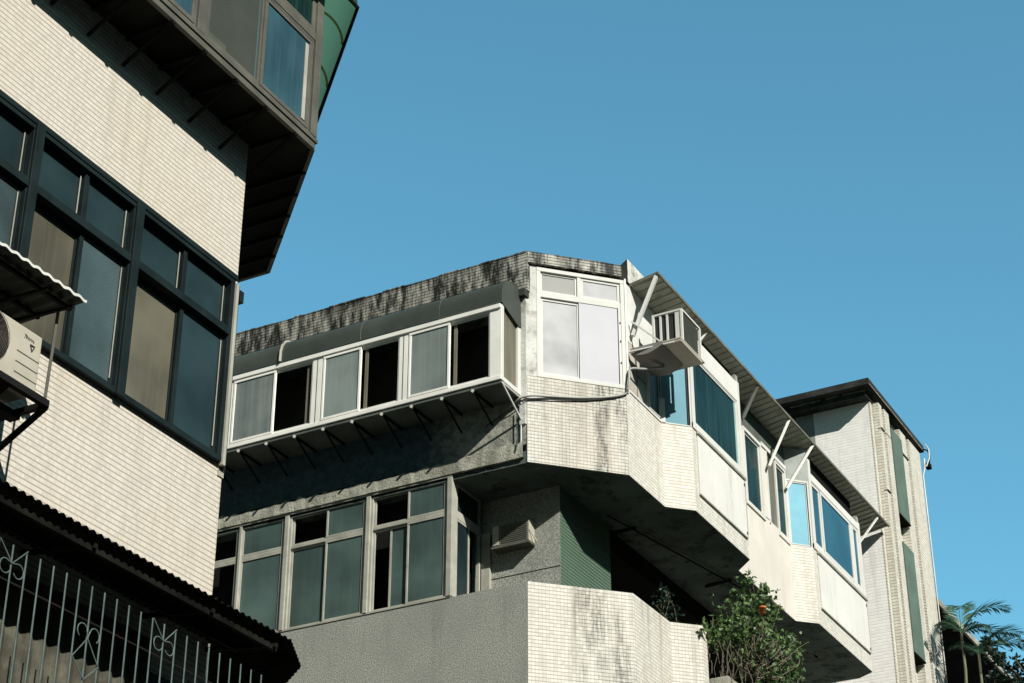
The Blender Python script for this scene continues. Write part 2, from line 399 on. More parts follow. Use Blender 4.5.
# enclosed balcony projecting above, over a dark sheet underside
XF = -9.446; ZU = 12.956
plan = [(-10.0,2.), (XF,2.), (XF,13.28), (-11.2,15.03), (-16.,15.03), (-16.,12.9), (-10.03,12.9)]
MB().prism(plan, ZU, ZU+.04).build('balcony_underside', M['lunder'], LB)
fr = FX(XF)
m = MB()
m.box(fr, 2., 13.27, ZU-.03, ZU+.035, -.03, .015); m.box(fr, 2., 13.3, ZU+.045, ZU+.09, -.02, .03)
ch = Fr(XF, 13.28, -1, 1)
chf = lambda u, n, z: (XF-u*.7071+n*.7071, 13.28+u*.7071+n*.7071, z)
m.box(chf, 0, 2.48, ZU-.03, ZU+.08, -.03, .012)
m.box(lambda u,n,z: (-11.2-u, 15.03+n, z), 0, 4.8, ZU-.03, ZU+.08, -.03, .012)
m.build('edge_beam', M['alud'], LB)
# ribs and triangular brackets
m = MB()
y = 9.0-.04
ys = []
while y < 13.3: ys.append(y); y += .50
for y in ys:
    m.bar((-9.98, y, ZU-.03), (XF+.01, y, ZU-.03), .04, .05)
    m.bar((-9.99, y, ZU-.34), (XF-.06, y, ZU-.05), .025, .03)
each(m, 'bracket', M['black'], LB, 2)
m = MB()
for k in range(1, 6):
    t = k*.42; px = XF-t*.7071; py = 13.28+t*.7071
    m.bar((px, py, ZU-.02), (px-1.4, py-.02, ZU-.02), .035, .04)
each(m, 'rib', M['black'], LB)
# balcony windows
w = MB()
w.box(fr, 13.17, 13.28, ZU+.1, 16.2, -.08, .03); w.box(fr, 11.28, 11.40, ZU+.1, 14.25, -.06, .025)
w.box(fr, 7., 13.17, 14.22, 14.32, -.06, .02); w.box(fr, 12.28, 12.34, 14.32, 15.6, -.05, .01)
each(w, 'window_post', M['alud'], LB, bevel=.005)
W = window(fr, LB, 11.41, 13.16, ZU+.095, 14.22, [], 'alud', .03, -.05, .012)
add_pane(fr, W, 11.44, 12.32, ZU+.13, 14.18, None, .045, -.02, 'alud')
MB().box(fr, 11.49, 12.28, ZU+.17, 14.14, -.022, -.018).build('pane', clear('dusty_clear_glass', (.7,.73,.66), .35, (.14,.15,.125)), W)
add_pane(fr, W, 12.30, 13.13, ZU+.13, 14.18, 'bglass2', .045, -.0, 'alud')
MB().box(fr, 13.02, 13.075, ZU+.2, 14.1, .003, .009).build('sash_edge', M['alu'], W)
W2 = window(fr, LB, 9.5, 11.27, ZU+.095, 14.22, [], 'alud', .03, -.05, .012)
add_pane(fr, W2, 10.4, 11.24, ZU+.13, 14.18, 'bglass2', .05, 0, 'alud')
add_pane(fr, W2, 9.53, 10.42, ZU+.13, 14.18, 'tan', .04, -.02, 'alud')
W3 = window(fr, LB, 12.34, 13.17, 14.32, 15.0, [(12.37,13.14,14.35,14.97,'dglass',.03,-.01)], 'alud', .03, -.04, .008)
W3 = window(fr, LB, 11.4, 12.28, 14.32, 15.0, [(11.43,12.25,14.35,14.97,'dglass',.03,-.01)], 'alud', .03, -.04, .008)
# things seen behind the dusty pane
MB().box(fr, 9.5, 13.1, ZU+.06, 15.5, -.95, -.9).box(fr, 9.5, 13.2, 15.5, 15.56, -.9, -.02).build('balcony_back_wall', M['room'], LB)
MB().box(fr, 11.55, 12.2, 13.0, 13.62, -.4, -.36).build('balcony_cupboard', M['pvc'], LB)
MB().box(fr, 12.0, 12.25, 13.02, 13.42, -.33, -.30).build('balcony_box', M['rust'], LB)
# chamfered end: window and green fibreglass cove under a rounded canopy
MB().box(chf, .02, 2.45, ZU+.09, 15.35, -.06, 0).build('balcony_end_wall', M['alud'], LB)
def cv(u, a, off=0.):                       # rounded canopy over the chamfered end
    c = cos(a); return chf(u if u > .09 else .088*c, (.39+off)*c, 14.9+(.45+off)*sin(a))
m = MB(); N = 10; us = [0.]+[.32*k for k in range(1, 9)]
for u0, u1 in zip(us, us[1:]):
    for i in range(N):
        a0 = i/N*pi/2; a1 = (i+1)/N*pi/2
        m.face([cv(u0,a0), cv(u1,a0), cv(u1,a1), cv(u0,a1)])
for i in range(N):
    a0 = i/N*pi/2; a1 = (i+1)/N*pi/2
    g_ = lambda y, a: (XF+.216*cos(a), y, 14.9+.45*sin(a))
    k0 = 13.28+.34*cos(a0); k1 = 13.28+.34*cos(a1)
    m.face([g_(6,a0), g_(k0,a0), g_(k1,a1), g_(6,a1)])
m.build('green_canopy', M['greenfib'], LB, smooth=True)
m = MB()
for j in (.75, 1.55):
    m.tube([cv(j, i/10*pi/2, -.02) for i in range(11)], .014, 6)
m.build('canopy_rib', M['yell'], LB)
m = MB().tube([(-9.23, 6, 14.9), (-9.23, 13.62, 14.9), chf(2.6, .39, 14.9)], .022, 6)
m.build('canopy_edge', M['black'], LB)

# ---- corrugated awning low on the left building (near-black colour stands in for its deep shade)
AW = thing('corrugated_awning', 'dark corrugated sheet awning in deep shade below the cream tiled wall, above the teal bars', 'awning', (-9.6, 10, 7.6))
m = MB()
def cor(P0, P1, Q0, Q1, per=.088, amp=.024, mi=0):
    """corrugated sheet: outer line P0->P1, inner line Q0->Q1"""
    P0, P1, Q0, Q1 = map(Vector, (P0, P1, Q0, Q1)); L = (P1-P0).length; n = max(6, int(L/per*8))
    pr = None
    for i in range(n+1):
        t = i/n; z = amp*(.5+.5*cos(2*pi*t*L/per)); a = P0.lerp(P1, t)+Vector((0,0,z)); b = Q0.lerp(Q1, t)+Vector((0,0,z))
        if pr: m.face([pr[0], a, b, pr[1]], None, mi); m.face([pr[0]+Vector((0,0,.006)), a+Vector((0,0,.006)), b+Vector((0,0,.006)), pr[1]+Vector((0,0,.006))], None, mi)
        pr = (a, b)
cor((-9.2, 6, 7.545), (-9.2, 13.04, 7.575), (-10.06, 6, 7.70), (-10.06, 13.04, 7.70))
cor((-9.2, 13.04, 7.575), (-9.46, 13.58, 7.56), (-10.06, 13.04, 7.70), (-10.6, 13.7, 7.62))
cor((-9.46, 13.58, 7.56), (-10.7, 14.6, 7.55), (-10.6, 13.6, 7.62), (-12.0, 14.0, 7.62))
m.build('roof_sheet', M['corr'], AW, weld=False)
m = MB()
m.bar((-9.3, 6, 7.49), (-9.3, 12.95, 7.50), .04, .05); m.bar((-9.7, 6, 7.56), (-9.7, 12.95, 7.57), .04, .05)
for y in (7.5, 9., 10.5, 12.0, 12.9): m.bar((-9.99, y, 7.60), (-9.25, y, 7.51), .035, .035)
m.build('frame', M['corr'], AW)
m = MB()
cor((-9.93, 12.9, 7.1), (-10.6, 14.2, 7.1), (-9.93, 12.9, 5.0), (-10.6, 14.2, 5.0))
m.build('side_sheet', M['corr'], AW, weld=False)

# cladding of the storey below the awning, catching the sun low down
m = MB()
pr = None
for i in range(117):
    y = 9.2+i*.025; n = .035*(.5+.5*cos(i*.025/.16*2*pi))
    a = (-9.96+n, y, 4.6); b = (-9.96+n, y, 7.42)
    if pr: m.face([pr[0], a, b, pr[1]])
    pr = (a, b)
m.build('balcony_cladding', M['pale'], LB, weld=False)

w_ = MB().box(Lf, 12.14, 12.90, 4.8, 7.15, .003, .05).build('window', M['gframe'], LB)  # dark window added in place of the shade beside the cladding
MB().box(Lf, 12.2, 12.85, 4.9, 7.08, .05, .055).build('pane', M['dglass'], w_)
# ---- teal window grille with scrolls
GR = thing('window_grille', 'teal painted steel bar grille with curled scrolls below the black awning', 'grille', (-9.3, 10, 5))
m = MB(); X = -9.3
y = 9.68-.1475*8; ys = []
while y < 12.9: ys.append(y); y += .1475
BW_ = .1475
for i, y in enumerate(ys):
    top = 7.215
    q = (i-10) % 8
    m = MB().tube([(X, y, 4.8), (X, y, top)], .0068, 6); m.build('bar', M['tealbar'], GR)
for z in (6.94, 6.05): MB().bar((X-.012, 8.5, z), (X-.012, 12.9, z), .010, .014).build('rail', M['black'], GR)
def arc(cx, cz, r, a0, a1, n=12): return [(X+.012, cx+r*cos(radians(a0+(a1-a0)*i/n)), cz+r*sin(radians(a0+(a1-a0)*i/n))) for i in range(n+1)]
def scroll(ci, low):
    yc = ys[ci]; m = MB(); z0 = 6.99
    if not low:   # V between neighbouring bars with two curls under it
        for sgn in (-1, 1):
            m.tube([(X+.01, yc+sgn*BW_, 7.215), (X+.01, yc, 7.07)], .005, 5)
            m.tube([(X+.01, yc, 7.07)]+arc(yc+sgn*.07, 7.03, .055, 90, -150 if sgn > 0 else 330), .005, 5)
    else:
        for sgn in (-1, 1):
            m.tube(arc(yc+sgn*.07, 6.84, .055, 180 if sgn > 0 else 0, -60 if sgn > 0 else 240), .005, 5)
            m.tube([(X+.01, yc+sgn*.015, 6.85), (X+.01, yc, 6.80), (X+.01, yc-sgn*BW_, 6.62)], .005, 5)
            m.tube([(X+.01, yc+sgn*BW_, 6.62), (X+.01, yc, 6.48)], .005, 5)
    m.build('scroll', M['tealbar'], GR)
for i in range(4, len(ys)-2):
    if (i-8) % 12 == 0: scroll(i, False)
    if (i-14) % 12 == 0: scroll(i, True)

# ---- outdoor AC unit with its own little corrugated roof
AC = thing('air_conditioner', 'white outdoor air conditioner with round brown grille under a scalloped sheet awning', 'air conditioner', (-9.6, 9.4, 8.5))
f = FX(-9.42)
MB().box(f, 8.93, 9.82, 8.52, 9.02, -.34, 0).build('casing', M['acw'], AC, bevel=.012)
m = MB()
for rr in [i*.015+.015 for i in range(14)]:
    m.tube([(-9.395, 9.24+rr*cos(a), 8.80+rr*sin(a)) for a in [k/24*2*pi for k in range(25)]], .003, 4)
for k in range(20):
    a = k/20*2*pi; m.bar((-9.395, 9.24, 8.80), (-9.395, 9.24+.20*cos(a), 8.80+.20*sin(a)), .004)
m.build('fan_grille', M['mesh'], AC)
m = MB(); m.face([(-9.417, 9.24+.225*cos(k/32*2*pi), 8.80+.225*sin(k/32*2*pi)) for k in range(32)])
m.build('fan_opening', M['dark'], AC)
m = MB()
for z in (8.61, 8.70, 8.79): m.box(f, 9.56, 9.81, z, z+.006, .001, .004)
m.build('panel_groove', M['acg'], AC)
m = MB()
base = 9.62
pts = [(0,0),(.012,.03),(.024,.0),(.03,.02),(.042,0),(.05,.022),(.058,0),(.07,.02),(.082,0),(.09,.02),(.10,0),(.11,.012)]
m.tube([(-9.414, base+p, 8.93+q) for p, q in pts], .0028, 4)
m.tube([(-9.414, base, 8.96), (-9.414, base+.03, 8.95)], .0028, 4)
m.build('logo_script', M['mesh'], AC)
m = MB()
for a, b in (((.07,.0),(.12,.0)), ((.12,0),(.095,-.05)), ((.095,-.05),(.07,0))):
    m.bar((-9.414, base+a[0], 8.90+a[1]), (-9.414, base+b[0], 8.90+b[1]), .006)
m.build('logo_triangle', M['mesh'], AC)
BR = thing('steel_bracket', 'dark steel support frame under the outdoor air conditioner, hung on a rod', 'bracket', (-9.6, 9.4, 8.5))
m = MB()
m.box(f, 8.6, 9.93, 8.46, 8.515, -.0, .05); m.box(f, 8.6, 9.93, 8.46, 8.51, -.58, -.53)
for y in (8.9, 9.5, 9.93): m.bar((-9.99, y, 8.49), (-9.39, y, 8.49), .04, .05); m.bar((-9.99, y, 8.12), (-9.40, y, 8.47), .035, .04)
m.box(f, 8.6, 9.9, 8.40, 8.45, -.3, -.2)
m.build('frame', M['black'], BR)
MB().tube([(-9.385, 9.89, 8.5), (-9.385, 9.91, 9.33)], .013, 6).build('hanger_rod', M['alud'], BR)
BW = thing('corrugated_awning', 'small scalloped sheet awning over the round-grilled air conditioner', 'awning', (-9.5, 9.4, 9.35))
m = MB()
cor((-9.16, 7.6, 9.325), (-9.16, 9.97, 9.345), (-9.97, 7.6, 9.36), (-9.97, 10.02, 9.36), .12, .016)
m.build('roof_sheet', plain('grey_sheet_underside', (.045,.05,.042), .8, .2, .3, 4.), BW, weld=False)
m = MB(); L = 2.37; pr = None
for i in range(129):
    t = i/128; z = .016*(.5+.5*cos(2*pi*t*L/.12))+9.325+.02*t; yy = 7.6+L*t
    if pr: m.face([(-9.158, pr[0], pr[1]-.012), (-9.158, yy, z-.012), (-9.158, yy, z+.012), (-9.158, pr[0], pr[1]+.012)]); m.face([(-9.158, pr[0], pr[1]+.012), (-9.158, yy, z+.012), (-9.175, yy, z+.013), (-9.175, pr[0], pr[1]+.013)])
    pr = (yy, z)
m.build('roof_edge', M['pvc'], BW, weld=False)
m = MB()
for x, z in ((-9.3, 9.30), (-9.62, 9.315), (-9.9, 9.33)): m.bar((x, 7.6, z), (x, 9.95, z+.01), .03, .03)
for y in (8.3, 8.95, 9.6, 9.9): m.bar((-9.99, y, 9.335), (-9.22, y, 9.295), .025, .025)
m.build('frame', M['black'], BW)

# ================================================================== CORNER BUILDING
CB = thing('apartment_building', 'weathered corner building with chamfered tiled corner, enclosed balconies and mossy parapet', 'building', (-12, 24, 0))
B = FY(21.); C0 = (-11.12, 21.); ch1 = Fr(*C0, 1, 1)
CX = -10.09; CY = 22.03
P1 = (CX, CY)
P2 = (CX, 23.21); P3 = (-9.76, 23.54); P4 = (-9.76, 25.55); P5 = (-10.07, 25.86); P6 = (-10.07, 28.23); P7 = (-9.78, 28.52); P8 = (-9.78, 31.10); P9 = (-10.07, 31.29)
# --- storeys below the picture
MB().prism([(-30,21.02), (-11.12,21.02), (-10.11,22.03), (-10.11,23.7), (-11.0,23.7), (-11.0,31.29), (-30,31.29)], 0, 10.3).build('lower_storeys', M['tileC'], CB)
# --- balcony parapet, lower
m = MB().strip([C0, P1, (CX,23.21), (-9.76,23.54), (-9.76,23.70), (-10.6,23.72)], .14, 9.0, 11.40, [0,0,0,0,0], .01)
m.build('balcony_parapet', M['tileC'], CB)
MB().box(B, -30, -11.123, 9.0, 11.40, -.14, 0).build('terrazzo_parapet', M['terr'], CB)
MB().prism([(-30,21.1), (-11.2,21.1), (-10.2,22.1), (-10.2,23.6), (-30,23.6)], 10.3, 10.36).build('balcony_floor', M['conc'], CB)
# --- rooms behind the lower windows
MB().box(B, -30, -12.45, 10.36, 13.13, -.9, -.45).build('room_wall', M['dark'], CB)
# --- recessed wall of the balcony
m = MB().prism([(-14,21.86), (-11.07,21.86), (-11.07,23.43), (-14,23.43)], 10.36, 13.14, [0,1,2,0]); m.build('recessed_wall', [M['terr'], M['tileG'], M['dark']], CB)
MB().box(FY(21.86), -12.2, -11.08, 11.925, 11.937, .0, .003).build('render_joint', M['dark'], CB)
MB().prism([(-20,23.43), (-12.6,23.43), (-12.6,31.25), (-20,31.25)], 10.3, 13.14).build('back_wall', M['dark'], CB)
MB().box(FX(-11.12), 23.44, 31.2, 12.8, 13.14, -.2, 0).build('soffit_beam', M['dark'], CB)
# --- floor slab with stained soffit
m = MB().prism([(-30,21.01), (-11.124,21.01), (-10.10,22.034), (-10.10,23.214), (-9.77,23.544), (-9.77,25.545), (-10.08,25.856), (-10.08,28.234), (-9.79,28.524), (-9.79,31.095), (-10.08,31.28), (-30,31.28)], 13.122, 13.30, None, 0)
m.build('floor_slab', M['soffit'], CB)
MB().prism([(-20,23.44), (-11.3,23.44), (-11.3,31.2), (-20,31.2)], 13.09, 13.12).build('ceiling_shade_sheet', M['dark'], CB)  # dark sheet painting deep shade onto the inner slab underside
M['damp'] = plain('bare_damp_concrete', (.075,.085,.075), .9, .1, .3, 6.)
# peeled plaster patches hanging on the soffit
m = MB()
for cx, cy, rx, ry in ((-10.51,24.36,.20,.24), (-10.75,22.2,.16,.22), (-11.0,21.75,.2,.12), (-10.6,26.8,.15,.2), (-10.3,29.0,.2,.3), (-10.25,30.0,.15,.35), (-11.6,21.5,.18,.12), (-10.45,29.9,.12,.3)):
    r = random.Random(cx*100); n = 16
    m = MB(); m.face([(cx+rx*cos(k/n*2*pi)*r.uniform(.75,1.1), cy+ry*sin(k/n*2*pi)*r.uniform(.75,1.1), 13.118) for k in range(n)]); m.build('peeled_patch', M['damp'], CB)
# --- parapet wall of the upper storey, street side
m = MB().strip([C0, P1, P2, P3, P4, P5], .14, 13.13, 14.45, [1,0,0,0,0], .0)
m.build('upper_parapet', [M['tileR'], M['tileS']], CB)
MB().strip([P5, P6], .14, 13.13, 14.55).build('plastered_wall', M['plaster'], CB)
MB().strip([P6, P7, P8, P9], .14, 13.13, 14.45).build('upper_parapet', M['tileR'], CB)
MB().strip([(-9.758,25.548), (-10.066,25.858)], .05, 13.13, 14.45).build('return_wall', M['plaster'], CB)
# --- alley side wall
def _slate():
    s = NT('slate_wall_with_sunlit_end'); P = s.obj(); sp = s.node('ShaderNodeSeparateXYZ'); s.l.new(P, sp.inputs[0])
    n = s.noise(P, 1.8, 6, .65); n2 = s.noise(P, 7, 6, .7, .5)
    k = s.ramp(s.math('ADD', s.math('ADD', sp.outputs[0], s.math('MULTIPLY', n, 1.2)), s.math('MULTIPLY', n2, .5)), -12.0, -11.2)  # greyer towards the corner: sunlit end of the wall put into the colour
    a = s.mix(s.ramp(n2, .4, .65), (.050,.074,.084), (.082,.115,.128)); b = s.mix(s.ramp(n2, .38, .58), (.20,.20,.17), (.34,.34,.29))
    s.bump(n2, .03); return s.done(s.mix(k, a, b), .9, .1)
M['slate2'] = _slate()
m = MB()
m.box(B, -30, -11.14, 13.40, 15.80, -.2, .0)
m.build('alley_wall', M['slate2'], CB)
# ragged concrete band under it
m = MB(); rr = random.Random(5); x = -20.; pr = None
while x < -11.14:
    t = 13.385+rr.uniform(-.012, .014)+(max(0, x+13)*.03)+(.03 if rr.random() < .12 else 0); bt = 13.20+rr.uniform(-.004, .004); n_ = 20.965+rr.uniform(-.006, .006)
    cur = [(x, n_, bt), (x, n_+rr.uniform(-.004,.004), (bt+t)/2+rr.uniform(-.008,.008)), (x, n_+.004, t-.02), (x, 21.0, t)]
    if pr:
        for a in range(3): m.face([pr[a], cur[a], cur[a+1], pr[a+1]])
        m.face([(pr[0][0], 21.04, bt), (x, 21.04, bt), cur[0], pr[0]])
    pr = cur; x += rr.uniform(.04, .11)
m.build('broken_concrete_band', M['conc'], CB)
# whitewashed pier at the corner
m = MB().box(B, -11.25, -11.125, 14.0, 15.9, -.1, .02)
m.box(B, -11.22, -11.13, 13.7, 14.0, -.1, .035)
m.build('corner_pier', M['whitew'], CB)
MB().box(ch1, .0, .15, 14.46, 16.26, -.2, -.01).build('corner_pier', M['whitew'], CB)
# --- mossy roof parapet
m = MB()
m.strip([(-30,20.97), (-11.09,20.97), (-10.32,21.74)], .2, 15.80, 16.44)
m.v = []; m = MB()
m.box(FY(20.97), -30, -11.09, 15.80, 16.44, -.2, 0)
m.build('mossy_parapet', M['tileM'], CB)
m = MB(); m.box(Fr(-11.09, 20.97, 1, 1), 0.0, 1.42, 16.275, 16.44, -.25, 0.003); m.build('mossy_parapet', M['tileM'], CB)
m = MB(); x = -18.; rr = random.Random(3)
while x < -11.1:
    w_ = rr.uniform(.08, .4); m.box(FY(20.97), x, min(x+w_, -11.1), 16.435, 16.452+rr.uniform(0, .022), -.2, .006+rr.uniform(0,.006)); x += w_
t = 0
while t < 1.38:
    w_ = rr.uniform(.08, .25); m.box(Fr(-11.09, 20.97, 1, 1), t, min(t+w_, 1.4), 16.437, 16.452+rr.uniform(0, .02), -.2, .006+rr.uniform(0,.006)); t += w_
m.build('coping', M['tileM'], CB, bevel=.008)
MB().box(B, -11.38, -11.10, 15.70, 15.81, -.1, .10).build('parapet_bracket', M['roofd'], CB)
MB().prism([(-30,21.15), (-11.0,21.15), (-10.3,22.0), (-10.3,31.2), (-30,31.2)], 16.26, 16.40).build('roof', M['roofd'], CB)
# raised block of the street-side parapet
m = MB(); m.face([(-10.40,22.19,16.3), (-10.085,22.19,16.3), (-10.085,22.19,16.69), (-10.32,22.19,16.52)], None, 0)
m.face([(-10.085,22.19,16.3), (-10.085,31.1,16.3), (-10.085,31.1,16.69), (-10.085,22.19,16.69)], None, 1)
m.face([(-10.32,22.19,16.52), (-10.085,22.19,16.69), (-10.085,31.1,16.69), (-10.32,31.1,16.52)], None, 1)
m.face([(-10.40,22.19,16.3), (-10.32,22.19,16.52), (-10.32,31.1,16.52), (-10.40,31.1,16.3)], None, 1)
m.face([(-10.40,31.1,16.3), (-10.085,31.1,16.3), (-10.085,31.1,16.69), (-10.32,31.1,16.52)], None, 1)
m.build('raised_parapet', [M['roofd'], M['whitew']], CB)
# dark rooms of the upper storey
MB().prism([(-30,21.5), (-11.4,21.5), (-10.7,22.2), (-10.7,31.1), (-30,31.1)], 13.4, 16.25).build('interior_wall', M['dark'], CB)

# --- chamfer window
cf = Fr(*C0, 1, 1)
W = window(cf, CB, .15, 1.47, 14.46, 16.24, [], 'white', .06, -.10, -.0)
MB().box(cf, .21, 1.41, 15.76, 15.85, -.08, -.01).box(cf, .76, .815, 15.85, 16.18, -.08, -.012).build('mullion', M['white'], W, bevel=.004)
add_pane(cf, W, .21, .76, 15.85, 16.18, 'gpane', .03, -.05)
add_pane(cf, W, .815, 1.41, 15.85, 16.18, 'wpane', .04, -.04)
add_pane(cf, W, .21, .80, 14.52, 15.76, 'wpane', .04, -.055)
MB().box(cf, .78, 1.36, 14.50, 15.755, -.035, -.018).build('door_panel', plain('white_lacquer', (.52,.52,.55), .75, .08, .03), W, bevel=.003)
MB().box(cf, 1.37, 1.405, 14.52, 15.76, -.06, -.004).build('jamb', M['white'], W)
m = MB()
for z in (14.85, 15.2, 15.5): m.box(cf, 1.385, 1.40, z, z+.03, -.004, .004)
each(m, 'latch', M['acdark'], W)
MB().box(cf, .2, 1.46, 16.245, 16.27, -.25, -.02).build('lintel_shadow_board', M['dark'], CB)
MB().box(cf, 1.475, 1.50, 14.4, 16.27, -.12, .0).build('corner_trim', M['pvc'], CB)

# --- street side, first face (X = CX): panels, sash
s2 = FX(CX)
MB().box(s2, 22.06, 23.2, 15.30, 16.25, -.08, -.01).build('upper_panel', plain('faded_white_board', (.62,.62,.58), .6, .3, .08), CB)
MB().box(s2, 22.10, 22.74, 14.47, 15.295, -.06, -.015).build('side_board', plain('grey_beige_board', (.42,.39,.33), .7, .2, .1), CB)
m = MB(); m.box(s2, 22.42, 22.43, 14.5, 15.28, -.01, -.008); m.box(s2, 22.1, 22.74, 14.86, 14.87, -.013, -.009); m.build('board_joint', M['acdark'], CB)
W = window(s2, CB, 22.75, 23.18, 14.46, 15.45, [(22.79,23.14,14.5,15.42,'dglass',.02,-.0)], 'white', .035, -.05, .0)
m = MB().box(s2, 22.04, 23.2, 14.452, 14.485, -.1, .015); m.build('sill', M['white'], CB)
# second chamfer: pane with the sky's reflection as cyan colour
s3 = Fr(CX, 23.21, 1, 1)
W = window(s3, CB, .0, .47, 14.46, 15.66, [], 'white', .02, -.05, .0)
MB().box(s3, .02, .41, 14.48, 15.64, -.03, -.015).build('pane', M['cyan'], W)
MB().box(s3, .41, .425, 14.48, 15.64, -.03, .005).build('seal', M['acdark'], W)
MB().box(s3, -.06, .06, 14.47, 14.86, -.03, .012).build('ledge_post', M['white'], W, bevel=.004)
MB().box(s3, .0, .55, 15.66, 16.2, -.08, -.01).build('upper_panel', M['panel'], CB)
# bay one (X=-9.76)
def bay(xf, a, b, panes, side, ht=16.08):
    f = FX(xf)
    m = MB().box(f, a-.0, a+.10, 14.46, 16.10, -.1, .018).box(f, b-.10, b, 14.46, ht+.02, -.1, .018)
    each(m, 'bay_post', M['white'], CB, bevel=.006)
    m = MB().box(f, a+.1, b-.1, 15.74, ht, -.1, .012); m.build('head_board', M['panel'], CB)
    m = MB().box(f, a-.0, b, 14.455, 14.56, -.06, .022); m.build('bay_rail', M['white'], CB, bevel=.01)
    m = MB().box(f, a+.12, b+.0, 14.40, 14.452, .004, .05); m.build('sill', M['alu'], CB, bevel=.012)
    m = MB().box(f, a+.14, b-.03, 13.46, 14.395, .003, .022); m.build('white_panel', M['panel'], CB, bevel=.003)
    m = MB().box(f, a+.13, b-.02, 13.435, 13.457, .003, .028).box(f, b-.028, b-.012, 13.457, 14.39, .003, .026)
    m.build('panel_edge', M['alu'], CB)
    m = MB()
    for z in (13.5, 14.30): m.box(f, b-.07, b-.035, z, z+.035, .02, .034)
    each(m, 'panel_bolt', M['alud'], CB)
    W = window(f, CB, a+.1, b-.1, 14.56, 15.74, [], 'white', .02, -.05, .005)
    for p in panes: add_pane(f, W, *p)
    # end returns of the glazed box
    MB().box(f, b-.1, b, ht+.02, ht+.14, -.3, -.0).build('cap_block', M['greyw'], CB)
    return W
W = bay(-9.76, 23.56, 25.50, [(23.69,25.38,14.58,15.72,'dglass',.03,-.02)], 1)
MB().box(FX(-9.76), 25.30, 25.345, 14.62, 15.70, -.025, -.012).build('pale_edge', plain('pale_teal_edge', (.25,.42,.38), .5), W)
MB().box(Fr(-9.76, 25.50, -1, 1), 0, .43, 14.45, 16.1, -.05, 0).build('bay_end', M['white'], CB)
W = bay(-9.78, 28.55, 31.08, [(28.68,29.08,14.58,15.72,'bglass',.05,-.02), (29.10,30.58,14.58,15.72,'bglass',.05,-.01), (30.70,30.96,14.58,15.72,'bglass',.05,-.015)], 1, 15.87)
MB().box(FX(-9.78), 30.57, 30.72, 14.57, 15.73, -.05, .0).build('mullion', M['white'], W, bevel=.004)
# plaster face windows
s5 = FX(-10.07)
MB().box(s5, 25.87, 28.25, 15.80, 16.26, -.1, -.0).build('upper_wall', M['gunder'], CB)  # darker material puts the awning's shadow into the wall colour
MB().box(s5, 25.87, 26.36, 14.55, 15.80, -.1, -.0).build('plaster_pier', M['plaster'], CB)
W = window(s5, CB, 26.36, 27.14, 14.45, 15.82, [(26.42,27.08,14.52,15.76,'dglass',.035,-.02)], 'white', .06, -.06, .025)
MB().box(s5, 27.14, 27.36, 14.55, 15.82, -.08, .01).build('pier', M['plaster'], CB)
MB().box(s5, 27.36, 27.76, 14.55, 15.82, -.08, -.012).build('curtain_panel', M['tanl'], CB)
m = MB().box(s5, 27.14, 28.22, 15.80, 15.87, -.06, .03).box(s5, 27.34, 27.38, 14.5, 15.8, -.05, .02); m.build('head_rail', M['white'], CB)
W = window(s5, CB, 27.74, 28.22, 14.44, 15.80, [(27.79,28.17,14.5,15.75,'dglass',.03,-.02)], 'white', .05, -.06, .02)
s6 = Fr(-10.07, 28.23, 1, 1)
W = window(s6, CB, .0, .41, 14.44, 15.66, [(.03,.37,14.48,15.62,'cyan',.015,-.02)], 'white', .03, -.05, .0)
MB().box(s6, 0, .42, 15.66, 16.26, -.08, -.02).build('upper_panel', M['greyw'], CB)
MB().box(s6, .37, .385, 14.48, 15.62, -.03, .004).build('seal', M['acdark'], W)

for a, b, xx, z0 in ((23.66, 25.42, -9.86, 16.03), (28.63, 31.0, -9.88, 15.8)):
    MB().box(FX(xx), a, b, z0, 16.30, -.05, 0).build('gap_shade_board', M['dark'], CB)  # dark board standing in for shade between head board and awning
# --- roof awning along the street side
m = MB(); n = 84; pr = None
y0, y1 = 22.28, 32.45; zs = lambda t: 0
for i in range(n+1):
    t = i/n; y = y0+(y1-y0)*t; z = .012 if i % 4 == 0 else 0.
    a = Vector((-10.25, y, 16.25)); b = Vector((-9.645, y, 16.355))
    if pr: m.face([pr[0], pr[1], b, a]); m.face([pr[0]+Vector((0,0,.02)), pr[1]+Vector((0,0,.02)), b+Vector((0,0,.02)), a+Vector((0,0,.02))])
    pr = (a, b)
m.build('roof_awning', M['awn'], CB, weld=False)
m = MB(); y = y0+.06
while y < y1: m.bar((-10.2, y, 16.252), (-9.66, y, 16.345), .012, .016); y += .17
each(m, 'awning_rib', plain('dull_awning_rib', (.34,.35,.28), .8), CB)  # rib colour, a little darker than the sheet
m = MB().bar((-9.64, y0-.02, 16.362), (-9.64, y1+.02, 16.362), .02, .045); m.bar((-10.25, y0, 16.26), (-9.64, y0, 16.365), .02, .05)
m.build('awning_edge', M['awnedge'], CB)
def strut(a, b, w=.035):
    return MB().bar(a, b, w, w*.8).build('awning_strut', M['white'], CB)
strut((-10.05,22.22,15.40), (-9.68,22.30,16.33), .06)
strut((-10.05,26.40,15.98), (-9.68,26.14,16.33), .055)
strut((-9.98,27.25,15.45), (-9.67,27.51,16.34), .055)
strut((-10.03,28.14,15.42), (-9.67,28.59,16.34), .055)
strut((-9.80,31.12,15.55), (-9.67,31.9,16.31), .035)
strut((-9.95,24.0,15.9), (-9.68,24.15,16.34), .04)

